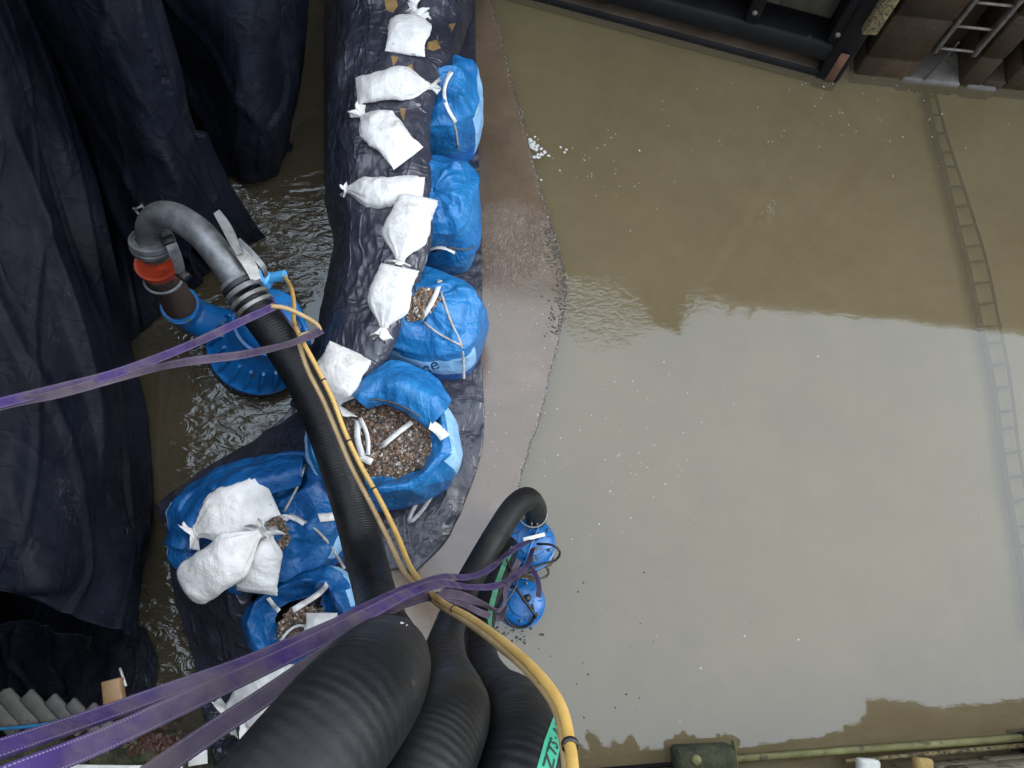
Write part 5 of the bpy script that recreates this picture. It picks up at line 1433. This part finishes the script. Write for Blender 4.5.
# bottom left: unseen timber wall added to shade the water and hoses
g2 = MB(); rn = random.Random(9)
for i in range(24):
    a = P(-300+36*i, 814, 0); g2.box((a.x, a.y-.25, 2.9), (.275, .2+rn.random()*.02, 6.4), None, 0, .015)
tag(g2.build('timber_shade_wall', M['timber']), 'unseen black timber wall added below the bottom left edge to shade the corner', 'wall')

# ------------------------------------------------------------------ foam and floating bits
rf = random.Random(17)
def blob(b, c, r, z=.004, n=9):
    vs = [c+Vector((0, 0, z+min(.008, r*.3)))]
    for k in range(n):
        a = 2*math.pi*k/n; q = r*(.6+.5*rf.random()); vs.append(c+Vector((math.cos(a)*q, math.sin(a)*q, z)))
    b.add(vs, [(0, k+1, (k+1) % n+1) for k in range(n)])
b = MB()
for (x, y, r, n) in ((535,147,6,12),(541,152,5,8),(531,141,4,6),(536,157,4,5),(549,156,2,3),(565,152,3,4),(585,160,1.5,2),(560,170,2,2),(541,180,1.5,2)):
    for i in range(n): blob(b, P(x+rf.gauss(0, r*.6), y+rf.gauss(0, r*.6), 0), rf.uniform(.006, .022)*min(1.2, r/4+.3))
for i in range(34): blob(b, P(rf.gauss(605, 40), rf.gauss(160, 28), 0), rf.uniform(.003, .008), n=6)
for i in range(60): blob(b, P(rf.uniform(545, 1020), rf.uniform(20, 740), 0), rf.choice((.002, .003, .003, .004, .005, .008)), n=6)
for i in range(60): blob(b, P(rf.gauss(840, 70), rf.gauss(115, 25), 0), rf.uniform(.003, .008), n=6)
for i in range(60): blob(b, P(rf.gauss(620, 50), rf.gauss(450, 45), 0), rf.uniform(.003, .007), n=6)
for i in range(26): blob(b, P(rf.gauss(770, 3)+rf.gauss(0, 2), rf.uniform(200, 225), 0), rf.uniform(.003, .005), n=6)
tag(b.build('foam', M['foam']), 'pale foam flecks drifting on the chamber water', 'foam', kind='stuff')
b = MB()
for i in range(1, len(es2)-1):
    y = project(es2[i])[1]
    if not (-20 < y < 500): continue
    for q in range(6):
        p = es2[i].lerp(es2[i+1], rf.random())+Vector((rf.gauss(-.006, .012), 0, 0)); p.z = LZ+.001
        if nz(p, 5) > -.22 or q < 1: blob(b, p, rf.uniform(.0015, .004), .003, 6)
tag(b.build('edge_foam', M['foam']), 'broken white line of foam along the curved edge of the concrete ledge', 'foam', kind='stuff')
b = MB()
for i in range(1, len(es2)-1):
    y = project(es2[i])[1]
    if not (-20 < y < 520): continue
    for q in range(14):
        p = es2[i].lerp(es2[i+1], rf.random())+Vector((rf.gauss(-.002, .005), 0, 0)); p.z = LZ+.001
        blob(b, p, rf.uniform(.002, .0055), .001, 6)
    if 225 < y < 330:
        for q in range(16):
            p = es2[i].lerp(es2[i+1], rf.random())+Vector((-abs(rf.gauss(0, .06)), 0, 0)); p.z = LZ+.001; blob(b, p, rf.uniform(.004, .012), .002, 6)
tag(b.build('edge_weed', M['scum']), 'thin dark weed growing along the edge of the concrete ledge', 'weed', kind='stuff')
b = MB()
for i in range(110): blob(b, P(rf.gauss(506, 15), rf.gauss(636, 8), 0), rf.choice((.003, .004, .006, .008, .013)), n=7)
for i in range(18): blob(b, P(rf.uniform(545, 660), rf.uniform(560, 735), 0), rf.uniform(.005, .011), n=6)
tag(b.build('floating_scum', M['scum']), 'dark bits floating near the lower small pump and towards the bottom', 'scum', kind='stuff')
# drips on sand and small stones on the ledge
b = MB()
for i in range(60): 
    p = P(rf.uniform(484, 548), rf.uniform(300, 480), LZ)
    blob(b, p, rf.uniform(.002, .006), .002, 6)
tag(b.build('ledge_grit', M['foam']), 'fine pale grit scattered on the wet ledge', 'grit', kind='stuff')
